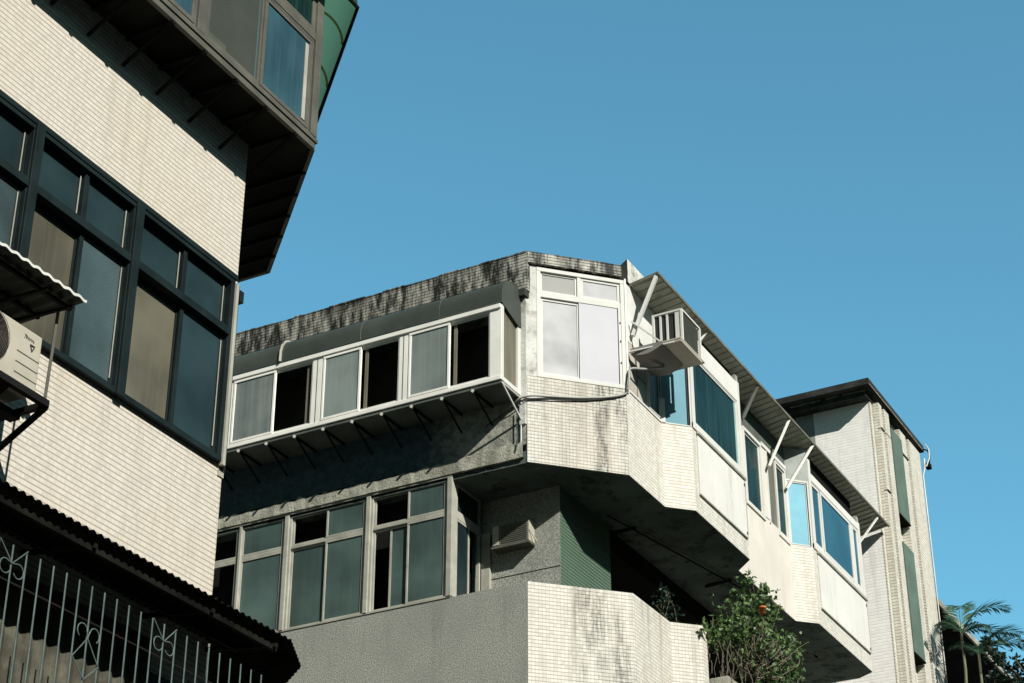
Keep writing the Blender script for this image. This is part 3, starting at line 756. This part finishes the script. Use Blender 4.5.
# --- enclosed balcony hung on the alley side
XB = -11.22; YB = 20.44
bf = FY(YB)
MB().box(bf, -20, XB, 14.10, 14.149, -.56, .0).build('bay_underside', M['gunder'], CB)
m = MB(); x = -19.9
while x < XB-.1:
    m.bar((x, 20.99, 13.80), (x, 20.46, 14.09), .018, .022); m.bar((x, 20.99, 14.08), (x, 20.44, 14.08), .018, .03)
    x += .485
each(m, 'bay_bracket', M['black'], CB, 2)
m = MB(); x = -19.9
while x < XB-.1: m.bar((x-.01, 20.425, 14.06), (x+.01, 20.425, 14.095), .025, .03); x += .485
each(m, 'bracket_tip', M['white'], CB)
m = MB().box(bf, -20, XB+.01, 14.15, 14.215, -.06, .02).box(bf, -20, XB+.0, 15.27, 15.35, -.06, .03)
m.build('bay_rail', M['white2'], CB, bevel=.008)
mb = MB()
for a, b in ((-15.86,-15.72), (-14.32,-14.15), (-12.86,-12.71), (-11.40,-11.215)): mb.box(bf, a, b, 14.215, 15.27, -.07, .005)
each(mb, 'bay_post', M['white2'], CB, bevel=.006)
for a in (-15.79, -14.235, -12.785): MB().box(bf, a-.006, a+.006, 14.22, 15.265, .004, .0075).build('post_groove', M['alud'], CB)
mods = [(-17.3,-16.6,-15.86, 0), (-15.72,-14.98,-14.32, 0), (-14.15,-13.51,-12.86, 1), (-12.71,-12.05,-11.40, 1)]
for a, mid, b, k in mods:
    W = window(bf, CB, a, b, 14.215, 15.27, [], 'white2', .018, -.05, .0)
    add_pane(bf, W, a+.015, mid+.02, 14.225, 15.255, 'frostw', .035, -.0, 'white2')
    # slid-open half: sash edge and a strip of curtain inside
    m = MB().box(bf, mid+.0, b-.015, 14.225, 14.26, -.04, -.02).box(bf, mid, b-.015, 15.22, 15.255, -.04, -.02)
    each(m, 'track', M['white'], W)
    u = mid+.08 if k else b-.10
    MB().box(bf, u-.025, u+.025, 14.26, 15.22, -.06, -.045).build('curtain', M['tanl'], W)
MB().box(bf, -20, XB-.03, 14.15, 15.4, -.555, -.54).build('bay_back_wall', M['room'], CB)
# curved green cap
prof = [(20.40,15.35), (20.405,15.52), (20.44,15.64), (20.50,15.72), (20.58,15.77), (20.75,15.795), (20.965,15.80)]
m = MB()
for (a, b) in zip(prof, prof[1:]):
    m.face([(-20, a[0], a[1]), (XB+.02, a[0], a[1]), (XB+.02, b[0], b[1]), (-20, b[0], b[1])])
m.build('bay_cap', M['gcap'], CB, smooth=True)
m = MB(); m.face([(XB+.025, p[0]-.004, p[1]+.004) for p in prof]+[(XB+.025, 20.98, 15.22), (XB+.025, 20.90, 15.20)]); m.build('bay_cap_end', M['gcap'], CB)
m = MB().tube([(-14.88, p[0]-.012, p[1]+.008) for p in prof[:-1]], .022, 6); m.build('cap_seam', M['alu'], CB)
for xx in (-13.5, -12.2, -16.4):
    MB().tube([(xx, p[0]-.001, p[1]+.002) for p in prof[:-1]], .005, 5).build('cap_joint', M['gunder'], CB)
# side of the bay, facing the street
bs = FX(XB)
m = MB().box(bs, 20.44, 20.50, 14.15, 15.35, -.05, .012).box(bs, 20.90, 20.985, 14.15, 15.22, -.05, .012).box(bs, 20.5, 20.9, 14.15, 14.22, -.05, .008)
m.build('bay_side_frame', M['white'], CB, bevel=.004)
MB().box(bs, 20.5, 20.9, 14.22, 15.32, -.04, -.02).build('bay_side_pane', M['tanl'], CB)
m = MB().tube([(XB, 20.46, 14.12), (XB+.02, 20.97, 13.78)], .016, 6).tube([(XB, 20.46, 14.12), (XB+.02, 20.98, 14.10)], .014, 6).tube([(XB+.02, 20.975, 14.1), (XB+.02, 20.975, 13.3)], .010, 6)
m.build('bay_strut', M['pvc'], CB)

# --- lower alley windows (aluminium, teal frosted panes)
def win_low(a, b, mid, tl, tr, ll, lr, lmid=None):
    W = window(B, CB, a, b, 11.40, 13.18, [], 'alu', .035, -.09, -.01)
    lm = lmid or mid
    MB().box(B, a+.03, b-.03, 12.64, 12.69, -.08, -.02).build('mullion', M['alu'], W, bevel=.004)
    add_pane(B, W, a+.035, mid+.015, 12.69, 13.145, tl, .03, -.06, 'alu')
    add_pane(B, W, mid-.015, b-.035, 12.69, 13.145, tr, .03, -.035, 'alu')
    add_pane(B, W, a+.035, lm+.015, 11.435, 12.64, ll, .03, -.06, 'alu')
    add_pane(B, W, lm-.015, b-.035, 11.435, 12.64, lr, .03, -.035, 'alu')
    return W
win_low(-17.2, -15.83, -16.45, 'frost', None, 'frost', None)
win_low(-17.2+1.385, -15.04+.0, -15.78, None, 'frost', None, 'frost')
win_low(-14.97, -13.67, -14.33, None, 'frost', 'frost', 'frost')
W = win_low(-13.60, -12.36, -12.99, None, 'frost', None, 'frost')
MB().box(B, -13.27, -13.02, 11.47, 12.6, -.075, -.068).build('pane', M['frost'], W)
MB().box(B, -13.30, -13.27, 11.435, 12.64, -.08, -.06).build('sash', M['alu'], W)
m = MB().box(B, -15.835, -15.79, 11.40, 13.18, -.1, .01).box(B, -15.04, -14.97, 11.40, 13.18, -.1, .012).box(B, -13.67, -13.60, 11.40, 13.18, -.1, .012)
m.box(B, -12.36, -12.28, 11.40, 13.18, -.1, .012)
each(m, 'post', M['alu'], CB, bevel=.006)
m = MB().box(B, -30, -12.28, 13.17, 13.20, -.12, .015).box(B, -30, -12.28, 11.40, 11.425, -.1, .012)
m.build('window_rail', M['alu'], CB)
rt = FX(-12.28)
W = window(rt, CB, 21.10, 21.80, 11.40, 13.15, [(21.13,21.77,12.69,13.12,'teal',.03,-.02), (21.13,21.50,11.44,12.60,'teal',.035,-.02)], 'alu', .035, -.06, .0)
MB().box(rt, 21.13, 21.77, 12.60, 12.69, -.05, .0).build('mullion', M['alu'], W)
MB().box(FY(21.86), -12.28, -12.14, 11.40, 12.62, 0., .05).build('post', M['alu'], CB, bevel=.006)
MB().box(B, -30, -12.40, 11.35, 13.17, -.30, -.26).build('dark_interior', M['dark'], CB)

# ---- inner AC in the recess
A2 = thing('air_conditioner', 'grey boxed window air conditioner in the shaded balcony recess beside the green wall', 'air conditioner', (-11.55, 21.6, 12.1))
f = FY(21.69)
MB().box(f, -12.03, -11.48, 12.33, 12.635, -.165, 0).build('casing', M['acg'], A2, bevel=.008)  # casing and tray coloured dark, carrying the soffit's shadow
MB().box(f, -12.05, -11.455, 12.285, 12.325, -.165, .02).build('tray', M['alud'], A2, bevel=.006)
MB().box(f, -11.478, -11.465, 12.33, 12.635, -.165, .0).build('side_panel', M['acw'], A2)
m = MB()
for i in range(9): m.box(f, -11.90, -11.50, 12.355+i*.028, 12.365+i*.028, .0, .005)
m.build('grille', M['mesh'], A2)
MB().box(f, -12.025, -11.93, 12.34, 12.625, .002, .01).build('control_panel', M['acw'], A2)
MB().bar((-11.46, 21.69, 12.48), (-11.40, 21.8, 12.33), .012).build('bracket', M['acw'], A2)

# ---- street-side box AC on its tray
A3 = thing('air_conditioner', 'white caged box air conditioner jutting out under the roof awning next to the white door', 'air conditioner', (-9.7, 22.7, 15.1))
Xo = -9.36
cage = MB(); Y0, Y1 = 22.40, 23.04; Z0, Z1 = 15.20, 15.74
for x in (Xo, -9.80):
    for y in (Y0, Y1): cage.bar((x, y, Z0-.02), (x, y, Z1), .035)
for z in (Z0, Z1):
    cage.bar((Xo, Y0, z), (Xo, Y1, z), .03); cage.bar((-9.82, Y0, z), (Xo, Y0, z), .03); cage.bar((-9.82, Y1, z), (Xo, Y1, z), .03)
cage.build('cage', M['white'], A3, bevel=.003)
MB().box(FX(Xo), Y0+.03, Y1-.03, Z0+.02, Z1-.02, -.44, -.02).build('casing', M['acg'], A3, bevel=.006)
m = MB()
for i in range(14): m.box(FX(Xo), Y0+.05, Y1-.05, Z0+.05+i*.033, Z0+.062+i*.033, -.02, -.008)
m.build('louvre', M['acg'], A3)
fy = FY(Y0)
MB().box(fy, -9.79, -9.50, Z0+.03, Z1-.03, -.035, -.012).build('side_vent', M['acdark'], A3)
m = MB()
for x in (-9.82, -9.705, -9.60, -9.46): m.box(fy, x, x+(.03 if x < -9.5 else .09), Z0, Z1, -.02, .006)
each(m, 'vent_divider', M['white'], A3)
MB().box(FX(-9.3), 22.2, 22.95, 15.11, 15.145, -.30, 0).box(FX(-9.3), 22.2, 23.05, 15.15, 15.18, -.5, -.0).build('tray', M['acw'], A3, bevel=.006)
m = MB(); pr = None
for i in range(13):
    t = i/12; x = -10.06+.50*t; z = 15.06-.07*sin(pi*t)+.04*t; h_ = 15.15
    if pr:
        m.face([(pr[0], 22.14, pr[1]), (x, 22.14, z), (x, 22.86, z), (pr[0], 22.86, pr[1])])
        m.face([(pr[0], 22.14, pr[1]), (x, 22.14, z), (x, 22.14, h_), (pr[0], 22.14, h_)]); m.face([(pr[0], 22.86, pr[1]), (x, 22.86, z), (x, 22.86, h_), (pr[0], 22.86, h_)])
    pr = (x, z)
m.build('belly', plain('shaded_grey_enamel', (.22,.21,.19), .6), A3)
m = MB().bar((-10.05, 22.18, 15.62), (-9.55, 22.25, 15.12), .03, .02).bar((-10.06, 22.1, 15.08), (-9.4, 22.2, 15.12), .025, .02)
m.build('brace', M['white'], A3)

# ---- cables and pipes
def cable(name, label, pts, r, mat, cat='cable', group=None):
    P = [Vector(p) for p in pts]; out = []
    for i in range(len(P)-1):
        p0 = P[max(i-1,0)]; p1 = P[i]; p2 = P[i+1]; p3 = P[min(i+2, len(P)-1)]
        for k in range(6):
            t = k/6; out.append(.5*((2*p1)+(p2-p0)*t+(2*p0-5*p1+4*p2-p3)*t*t+(3*p1-p0-3*p2+p3)*t**3))
    out.append(P[-1])
    o = MB().tube(out, r, 6).build(name, mat, smooth=True); return tag(o, label, cat, group)
q = lambda u, n, z: ch1(u, n, z)
cable('drain_hose', 'pale drain hose sagging from the caged air conditioner across the tiled corner', [(-9.75,22.6,15.0), (-9.9,22.3,14.86), (-10.03,22.06,14.78), (-10.03,22.0,14.62), (-10.04,21.99,14.44), q(1.42,.03,14.36), q(1.15,.03,14.27), q(.75,.03,14.2), q(.35,.03,14.16), q(.05,.05,14.12), (-11.2,20.93,14.08), (-11.35,20.96,14.0)], .017, M['cable'])
cable('cable', 'dark cable running beside the pale hose under the white chamfer window', [q(1.30,.02,14.29), q(.9,.02,14.19), q(.5,.02,14.13), q(.1,.03,14.09), (-11.2,20.93,14.02), (-11.5,20.96,13.9), (-11.75,20.97,13.8)], .009, M['cabled'])
cable('cable', 'thin dark cable hanging down the corner pier below the hung balcony', [(-11.24,20.95,13.95), (-11.26,20.96,13.7), (-11.24,20.95,13.5), (-11.27,20.95,13.3)], .008, plain('teal_cable', (.03,.07,.08), .6))

# ---- drying rod under the soffit
DR = thing('drying_rack', 'dark drying pole on two brackets under the stained balcony soffit', 'drying rack', (-10.6, 24, 13))
m = MB().tube([(-10.87, 22.95, 13.06), (-10.15, 26.95, 13.06)], .012, 6); m.build('pole', M['black'], DR)
for (a, b) in (((-10.74,23.62), (-11.2,23.68)), ((-10.3,26.1), (-10.75,26.15))):
    MB().bar((a[0], a[1], 13.10), (b[0], b[1], 13.10), .03).bar((a[0], a[1], 13.10), (a[0]-.28, a[1]-.25, 13.0), .02).build('bracket', M['black'], DR)

# ================================================================== TOWER
TW = thing('tower_block', 'tall pale tiled stair tower with overhanging dark roof and vertical fins', 'building', (-12, 32.5, 0))
TX = -9.81; TY = 32.50; TE = 35.13
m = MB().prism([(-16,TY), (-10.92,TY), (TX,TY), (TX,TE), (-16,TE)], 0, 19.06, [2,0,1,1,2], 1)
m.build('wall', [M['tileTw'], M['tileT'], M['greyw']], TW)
MB().prism([(-17,32.06), (-9.625,32.06), (-9.625,35.43), (-17,35.43)], 19.15, 19.29).build('roof', M['roofd'], TW, bevel=.01)
MB().prism([(-16.9,32.24), (-9.76,32.24), (-9.76,35.30), (-16.9,35.30)], 19.02, 19.15).build('cornice', M['roofd'], TW)
m = MB(); x = -13.7; rr = random.Random(8)
while x < -9.81:
    w_ = rr.uniform(.05, .2)
    if rr.random() < .75: m.box(FY(32.24), x, x+w_, 19.118+rr.uniform(-.01,.01), 19.14, .001, .008)
    x += w_
m.build('chipped_cornice_edge', M['conc'], TW)
MB().box(FX(-9.625), 32.08, 35.4, 19.15, 19.165, .001, .006).build('roof_edge_strip', M['conc'], TW)
tf = FX(TX)
for a, b, d, zt in ((32.50,32.62,.03,19.04), (32.65,32.83,.155,19.03), (32.91,33.19,.175,19.0), (33.88,34.26,.155,19.0), (34.41,35.13,.165,19.01)):
    MB().box(tf, a, b, 0, zt, .002, d).build('fin', M['tileT'], TW)
m = MB()
for a, b, z in ((32.65,32.83,18.47), (32.91,33.19,18.47), (33.88,34.26,18.47), (32.65,32.83,17.17)): m.box(tf, a-.002, b+.002, z, z+.02, .1, .18)
each(m, 'crack_line', M['alud'], TW)
for z0, z1 in ((16.925, 18.73), (14.16, 16.34)):
    p = MB().box(tf, 33.22, 33.85, z0, z1, .0, .19).build('green_panel', M['gpan'], TW)
    MB().box(tf, 33.21, 33.86, z0-.03, z0, .0, .195).build('panel_base', M['dark'], p)
MB().box(tf, 33.20, 33.87, 18.70, 19.02, .001, .05).build('recess_shade_plate', M['dark'], TW)  # dark plate painted in for the shade above the green panel
dp = MB().tube([(-9.60, 35.28, 18.94), (-9.60, 35.25, 18.73), (-9.63, 35.17, 18.52), (-9.63, 35.17, 10)], .014, 8).build('drain_pipe', M['pvc'], smooth=True)
tag(dp, 'white drain pipe down the far edge of the pale tower', 'pipe')
lp = thing('floodlight', 'small dark lamp bracket at the far corner of the tower roof', 'lamp', (-9.55, 35.3, 18.9))
MB().tube([(-9.63,35.30,19.17), (-9.55,35.41,19.17), (-9.52,35.43,19.04), (-9.55,35.41,18.84)], .015, 6).build('bracket', M['black'], lp)
MB().box(FX(-9.51), 35.30, 35.45, 18.75, 18.86, -.10, .0).build('housing', M['black'], lp, bevel=.01)
MB().tube([(-9.55,35.28,19.25), (-9.5,35.32,19.15), (-9.5,35.30,18.94), (-9.57,35.26,18.75)], .014, 6).build('cable_loop', M['pvc'], lp)

# far building with deep eave beyond the tower
FB = thing('apartment_building', 'dark shaded building with a sloping pale eave line beyond the tower, lower right', 'building', (-12, 39, 0))
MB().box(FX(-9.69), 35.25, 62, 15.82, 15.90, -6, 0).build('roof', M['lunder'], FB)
MB().box(FX(-9.69), 35.25, 62, 15.81, 15.94, .002, .05).build('eave_fascia', M['conc'], FB)
MB().box(FX(-11.63), 35.6, 62, 0, 15.82, -4, 0).build('wall', M['greyw'], FB)
W = MB().box(FX(-11.63), 38.4, 40.9, 13.0, 14.7, .002, .05).build('window', M['gframe'], FB)
MB().box(FX(-11.63), 38.5, 40.8, 13.1, 14.6, .05, .056).build('pane', M['teal'], W)
MB().box(FX(-8.5), 33.9, 62, 0, 12.3, -1.0, 0).build('lower_storeys', M['greyw'], FB)

# unseen row across the street, added to shade the roadway and darken window reflections
OB = thing('apartment_building', 'unseen plain grey-brown apartment row across the street, added to shade the roadway', 'building', (16, 10, 0))
MB().box(Fr(16, 0, 0, -1), -90, 60, 0, 20, -10, 0).build('wall', plain('dark_brick_row', (.10,.09,.08), .9), OB)
m = MB()
for k in range(28):
    for z in range(6): m.box(Fr(16, 0, 0, -1), -88+k*5, -85.5+k*5, 1.2+z*3.1, 2.8+z*3.1, .01, .03)
m.build('window', M['dglass'], OB)

# ================================================================== PLANTS
def leaf(m, p, d, L, W, mi=0):
    d = d.normalized(); s = d.cross(Vector((random.uniform(-1,1), random.uniform(-1,1), random.uniform(-1,1)))).normalized()
    a = Vector(p); m.face([a, a+d*L*.45+s*W, a+d*L, a+d*L*.45-s*W], None, mi)
def bush(label, base, pts, nl, L, W, mat, trunk, brn, cat='plant', name='shrub', nbr=26):
    T = thing(name, label, cat, base)
    m = MB(); b = Vector(base)
    m.tube(trunk, .055, 8, r1=.035)
    tops = []
    for i in range(nbr):
        c, r = random.choice(pts); c = Vector(c)
        e = c+Vector((random.gauss(0,.5), random.gauss(0,.5), random.gauss(0,.5)))*r
        st = Vector(trunk[-1])+Vector((random.uniform(-.05,.05), random.uniform(-.05,.05), random.uniform(-.25,0)))
        md = (st+e)/2+Vector((random.uniform(-.12,.12), random.uniform(-.12,.12), random.uniform(-.12,.05)))
        path = [st, st.lerp(md, .55)+Vector((random.uniform(-.04,.04),)*3), md, md.lerp(e, .5)+Vector((random.uniform(-.05,.05), 0, .03)), e]
        m.tube(path, brn, 5, r1=brn*.35); tops.append(path)
    m.build('trunk', M['bark'], T, smooth=True)
    lf = MB()
    for i in range(nl):
        if random.random() < .45:
            pa = random.choice(tops); p = Vector(pa[3]).lerp(pa[4], random.random())+Vector((random.gauss(0,.05), random.gauss(0,.05), random.gauss(0,.05)))
        else:
            c, r = random.choice(pts); v = Vector((random.gauss(0,1), random.gauss(0,1), random.gauss(0,1))).normalized()
            p = Vector(c)+v*r*abs(random.gauss(.75, .38))
        for k in range(random.choice((2,3,4,6))):
            d = Vector((random.gauss(0,1), random.gauss(0,1), random.gauss(.3,.8)))
            leaf(lf, p, d, L*random.uniform(.6, 1.2), W*random.uniform(.7, 1.2))
    lf.build('foliage', mat, T, weld=False)
    return T

MB().prism([(-10.99,23.75), (-9.5,23.75), (-9.5,28), (-10.99,28)], 9.4, 10.7).build('planter_ledge', M['conc'], CB)
clu = [((-9.7,25.0,12.05),.36), ((-9.6,25.4,12.15),.34), ((-9.7,25.8,11.95),.36), ((-9.65,24.6,11.85),.34), ((-9.7,24.3,11.55),.30), ((-9.6,25.0,11.6),.38),
       ((-9.6,26.1,11.7),.32), ((-9.65,26.7,12.05),.26), ((-9.6,26.5,11.5),.26), ((-9.75,23.7,11.3),.2), ((-9.75,25.3,12.4),.26), ((-9.75,24.0,11.45),.24), ((-9.6,25.6,12.45),.22), ((-9.55,24.9,11.2),.30), ((-9.8,26.4,12.1),.22)]
bush('leafy green shrub with bare tangled twigs and an orange pot, growing past the balcony', (-9.62,25.0,10.7), clu, 850, .085, .026, M['leaf'],
     [(-9.62,25.0,10.7), (-9.63,25.02,11.0), (-9.6,24.98,11.25)], .010, nbr=70)
# loose shoots reaching over the wall above
sh = bush('spindly leafy shoots standing up above the big green shrub', (-9.85,26.0,12.2), [((-9.85,26.3,12.9),.12), ((-9.82,26.7,12.75),.12), ((-9.85,25.6,12.85),.12), ((-9.8,27.0,12.3),.10)], 60, .075, .024, M['leaf'],
     [(-9.75,25.9,12.1), (-9.8,26.0,12.35)], .008, nbr=12)
# hanging bare roots/twigs on the left of the shrub
tw = thing('dry_vine', 'pale dry vines hanging beside the tiled parapet under the green shrub', 'vine', (-9.7,24.1,11.6))
m = MB()
for i in range(24):
    y = random.uniform(23.8, 24.7); x = random.uniform(-9.85, -9.5); z = random.uniform(11.2, 11.7)
    p = Vector((x, y, z)); P = [p]
    for k in range(5): p = p+Vector((random.uniform(-.05,.05), random.uniform(-.07,.07), -random.uniform(.08,.2))); P.append(p)
    m.tube(P, random.uniform(.004,.008), 4)
for i in range(16):
    y = random.uniform(24.6, 26.2); x = random.uniform(-9.6, -9.35); z = random.uniform(11.3, 11.9)
    p = Vector((x, y, z)); P = [p]; dy = random.choice((-1,1))*random.uniform(.05,.12)
    for k in range(6): p = p+Vector((random.uniform(-.02,.05), dy, .03*(k-2.5)*1.2+random.uniform(-.03,.03))); P.append(p)
    m.tube(P, random.uniform(.006,.010), 5)
m.build('stem', plain('dry_twig', (.11,.10,.075), .9), tw)
po = MB(); prf = [(0,11.80), (.036,11.80), (.046,11.88), (.052,11.88), (.052,11.905), (.042,11.905), (.04,11.88), (0,11.875)]
for (r0, z0), (r1, z1) in zip(prf, prf[1:]):
    for k in range(12):
        a0 = k/12*2*pi; a1 = (k+1)/12*2*pi
        pts = [(-9.22+r0*cos(a0), 24.5+r0*sin(a0), z0), (-9.22+r0*cos(a1), 24.5+r0*sin(a1), z0), (-9.22+r1*cos(a1), 24.5+r1*sin(a1), z1), (-9.22+r1*cos(a0), 24.5+r1*sin(a0), z1)]
        po.face(pts)
tag(po.build('flower_pot', M['terracotta'], smooth=True), 'small orange flower pot caught among the shrub twigs', 'flower pot')
bush('small dark plant in shade behind the lower tiled parapet', (-10.2,23.35,10.36), [((-10.2,23.45,11.55),.16), ((-10.2,23.3,11.75),.14), ((-10.15,23.6,11.45),.12), ((-10.25,23.4,11.95),.08)], 90, .07, .02, M['leafd'],
     [(-10.2,23.35,10.36), (-10.2,23.37,11.2)], .008, nbr=12)

def palm(base, top, label, fr_, mat=M['frond']):
    T = thing('palm_tree', label, 'palm', base, 'slender palms beyond the tower')
    b = Vector(base); t = Vector(top)
    MB().tube([b, b.lerp(t,.35)+Vector((.03,.04,0)), b.lerp(t,.7)+Vector((.04,.02,0)), t], .034, 8, r1=.024).build('trunk', plain('palm_stem', (.13,.13,.085), .7), T, smooth=True)
    for az, el, L in fr_:
        m = MB(); a = radians(az); e = radians(el); P = []
        p = t.copy(); n = 12; hd = Vector((cos(a), sin(a), 0))
        for i in range(n+1):
            P.append(p.copy()); ee = e-(i/n)**1.4*radians(95); p = p+(hd*cos(ee)+Vector((0,0,sin(ee))))*L/n
        m.tube(P, .009, 5, r1=.003)
        for i in range(34):
            s = .10+.90*i/34; k = s*n; j = min(int(k), n-1); q_ = P[j].lerp(P[j+1], k-j); d = (P[j+1]-P[j]).normalized()
            sd = d.cross(Vector((0,0,1))).normalized(); ll = L*.34*sin(pi*min(1, s*.85+.12))**.6
            for sg in (-1, 1):
                dv = (sd*sg+d*.8+Vector((0,0,random.uniform(-.35,.1)))).normalized(); w = d*.020
                tip = q_+dv*ll; mid = q_+dv*ll*.5+Vector((0,0,.01))
                m.face([q_-w, mid-w, tip, mid+w])
        m.build('frond', mat, T, weld=False)
palm((-9.13,34.15,12.3), (-9.0,34.25,14.75), 'nearer thin palm with pale stem beside the tower edge',
     [(100,82,1.15), (35,62,1.25), (40,28,1.0), (150,60,.7), (-20,25,.7), (230,45,.6)])
palm((-8.95,34.45,12.3), (-8.8,34.55,14.40), 'second thin palm just right of the first, fronds arching toward the tree',
     [(45,62,1.2), (20,35,1.1), (110,55,.8), (-30,35,.7), (200,50,.6)])
ct = [((-7.95,33.2,13.35),.25), ((-7.7,33.3,13.65),.22), ((-7.6,33.4,13.3),.28), ((-8.15,33.1,13.75),.14), ((-7.5,33.2,13.85),.2), ((-8.2,33.2,13.4),.14), ((-7.2,33.5,13.5),.4), ((-7.7,33.2,13.0),.3), ((-7.0,33.4,14.0),.35), ((-8.25,33.1,14.05),.08)]
bush('sparse dark-leaved tree top at the lower right corner', (-6.9,33.8,0.12), ct, 420, .10, .035, M['leafd'],
     [(-6.9,33.8,0.12), (-6.95,33.7,5), (-7.0,33.6,9.5), (-7.2,33.5,12.4)], .022, 'tree', 'street_tree', nbr=40)

# ================================================================== LIGHT, SKY, CAMERA
sv = Vector((1.02, -.55, .775)).normalized()
el = math.asin(sv.z); rot = math.atan2(sv.x, sv.y)
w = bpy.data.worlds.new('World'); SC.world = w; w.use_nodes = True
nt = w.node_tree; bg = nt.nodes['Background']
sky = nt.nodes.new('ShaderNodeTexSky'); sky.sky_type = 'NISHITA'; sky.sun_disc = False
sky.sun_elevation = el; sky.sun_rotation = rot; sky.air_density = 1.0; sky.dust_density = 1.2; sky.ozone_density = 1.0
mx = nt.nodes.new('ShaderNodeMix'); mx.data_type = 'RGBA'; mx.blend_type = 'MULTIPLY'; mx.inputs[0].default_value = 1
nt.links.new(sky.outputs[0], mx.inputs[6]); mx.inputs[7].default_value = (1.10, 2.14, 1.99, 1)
# sky dimmed on the sun's side, so that shaded walls go darker
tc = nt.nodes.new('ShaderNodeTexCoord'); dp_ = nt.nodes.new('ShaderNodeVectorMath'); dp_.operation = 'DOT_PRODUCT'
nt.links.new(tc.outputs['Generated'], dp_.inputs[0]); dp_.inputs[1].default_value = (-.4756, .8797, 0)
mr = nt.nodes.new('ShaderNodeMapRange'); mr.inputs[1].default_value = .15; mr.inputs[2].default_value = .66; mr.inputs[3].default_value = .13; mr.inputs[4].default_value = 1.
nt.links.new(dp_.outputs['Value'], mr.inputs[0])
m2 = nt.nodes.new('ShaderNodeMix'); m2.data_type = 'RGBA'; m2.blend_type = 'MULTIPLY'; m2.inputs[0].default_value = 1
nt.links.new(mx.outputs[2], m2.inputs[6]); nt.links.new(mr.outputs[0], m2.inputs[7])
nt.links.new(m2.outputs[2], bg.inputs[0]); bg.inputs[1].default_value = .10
sl = bpy.data.lights.new('sun', 'SUN'); sl.energy = 6.2; sl.angle = radians(.5); sl.color = (1, .97, .905)
so = bpy.data.objects.new('sun', sl); COL.objects.link(so); so.rotation_euler = sv.to_track_quat('Z', 'Y').to_euler()

cam = bpy.data.cameras.new('camera'); co = bpy.data.objects.new('camera', cam); COL.objects.link(co)
co.location = (0, 0, 1.6); co.rotation_euler = (radians(90+29.4), 0, radians(28.4))
cam.sensor_width = 36; cam.lens = 36*1955/1024; cam.clip_end = 3000; cam.clip_start = .1
SC.camera = co
SC.view_settings.view_transform = 'Standard'; SC.view_settings.look = 'None'; SC.view_settings.exposure = 0
SC.render.resolution_x = 1024; SC.render.resolution_y = 683
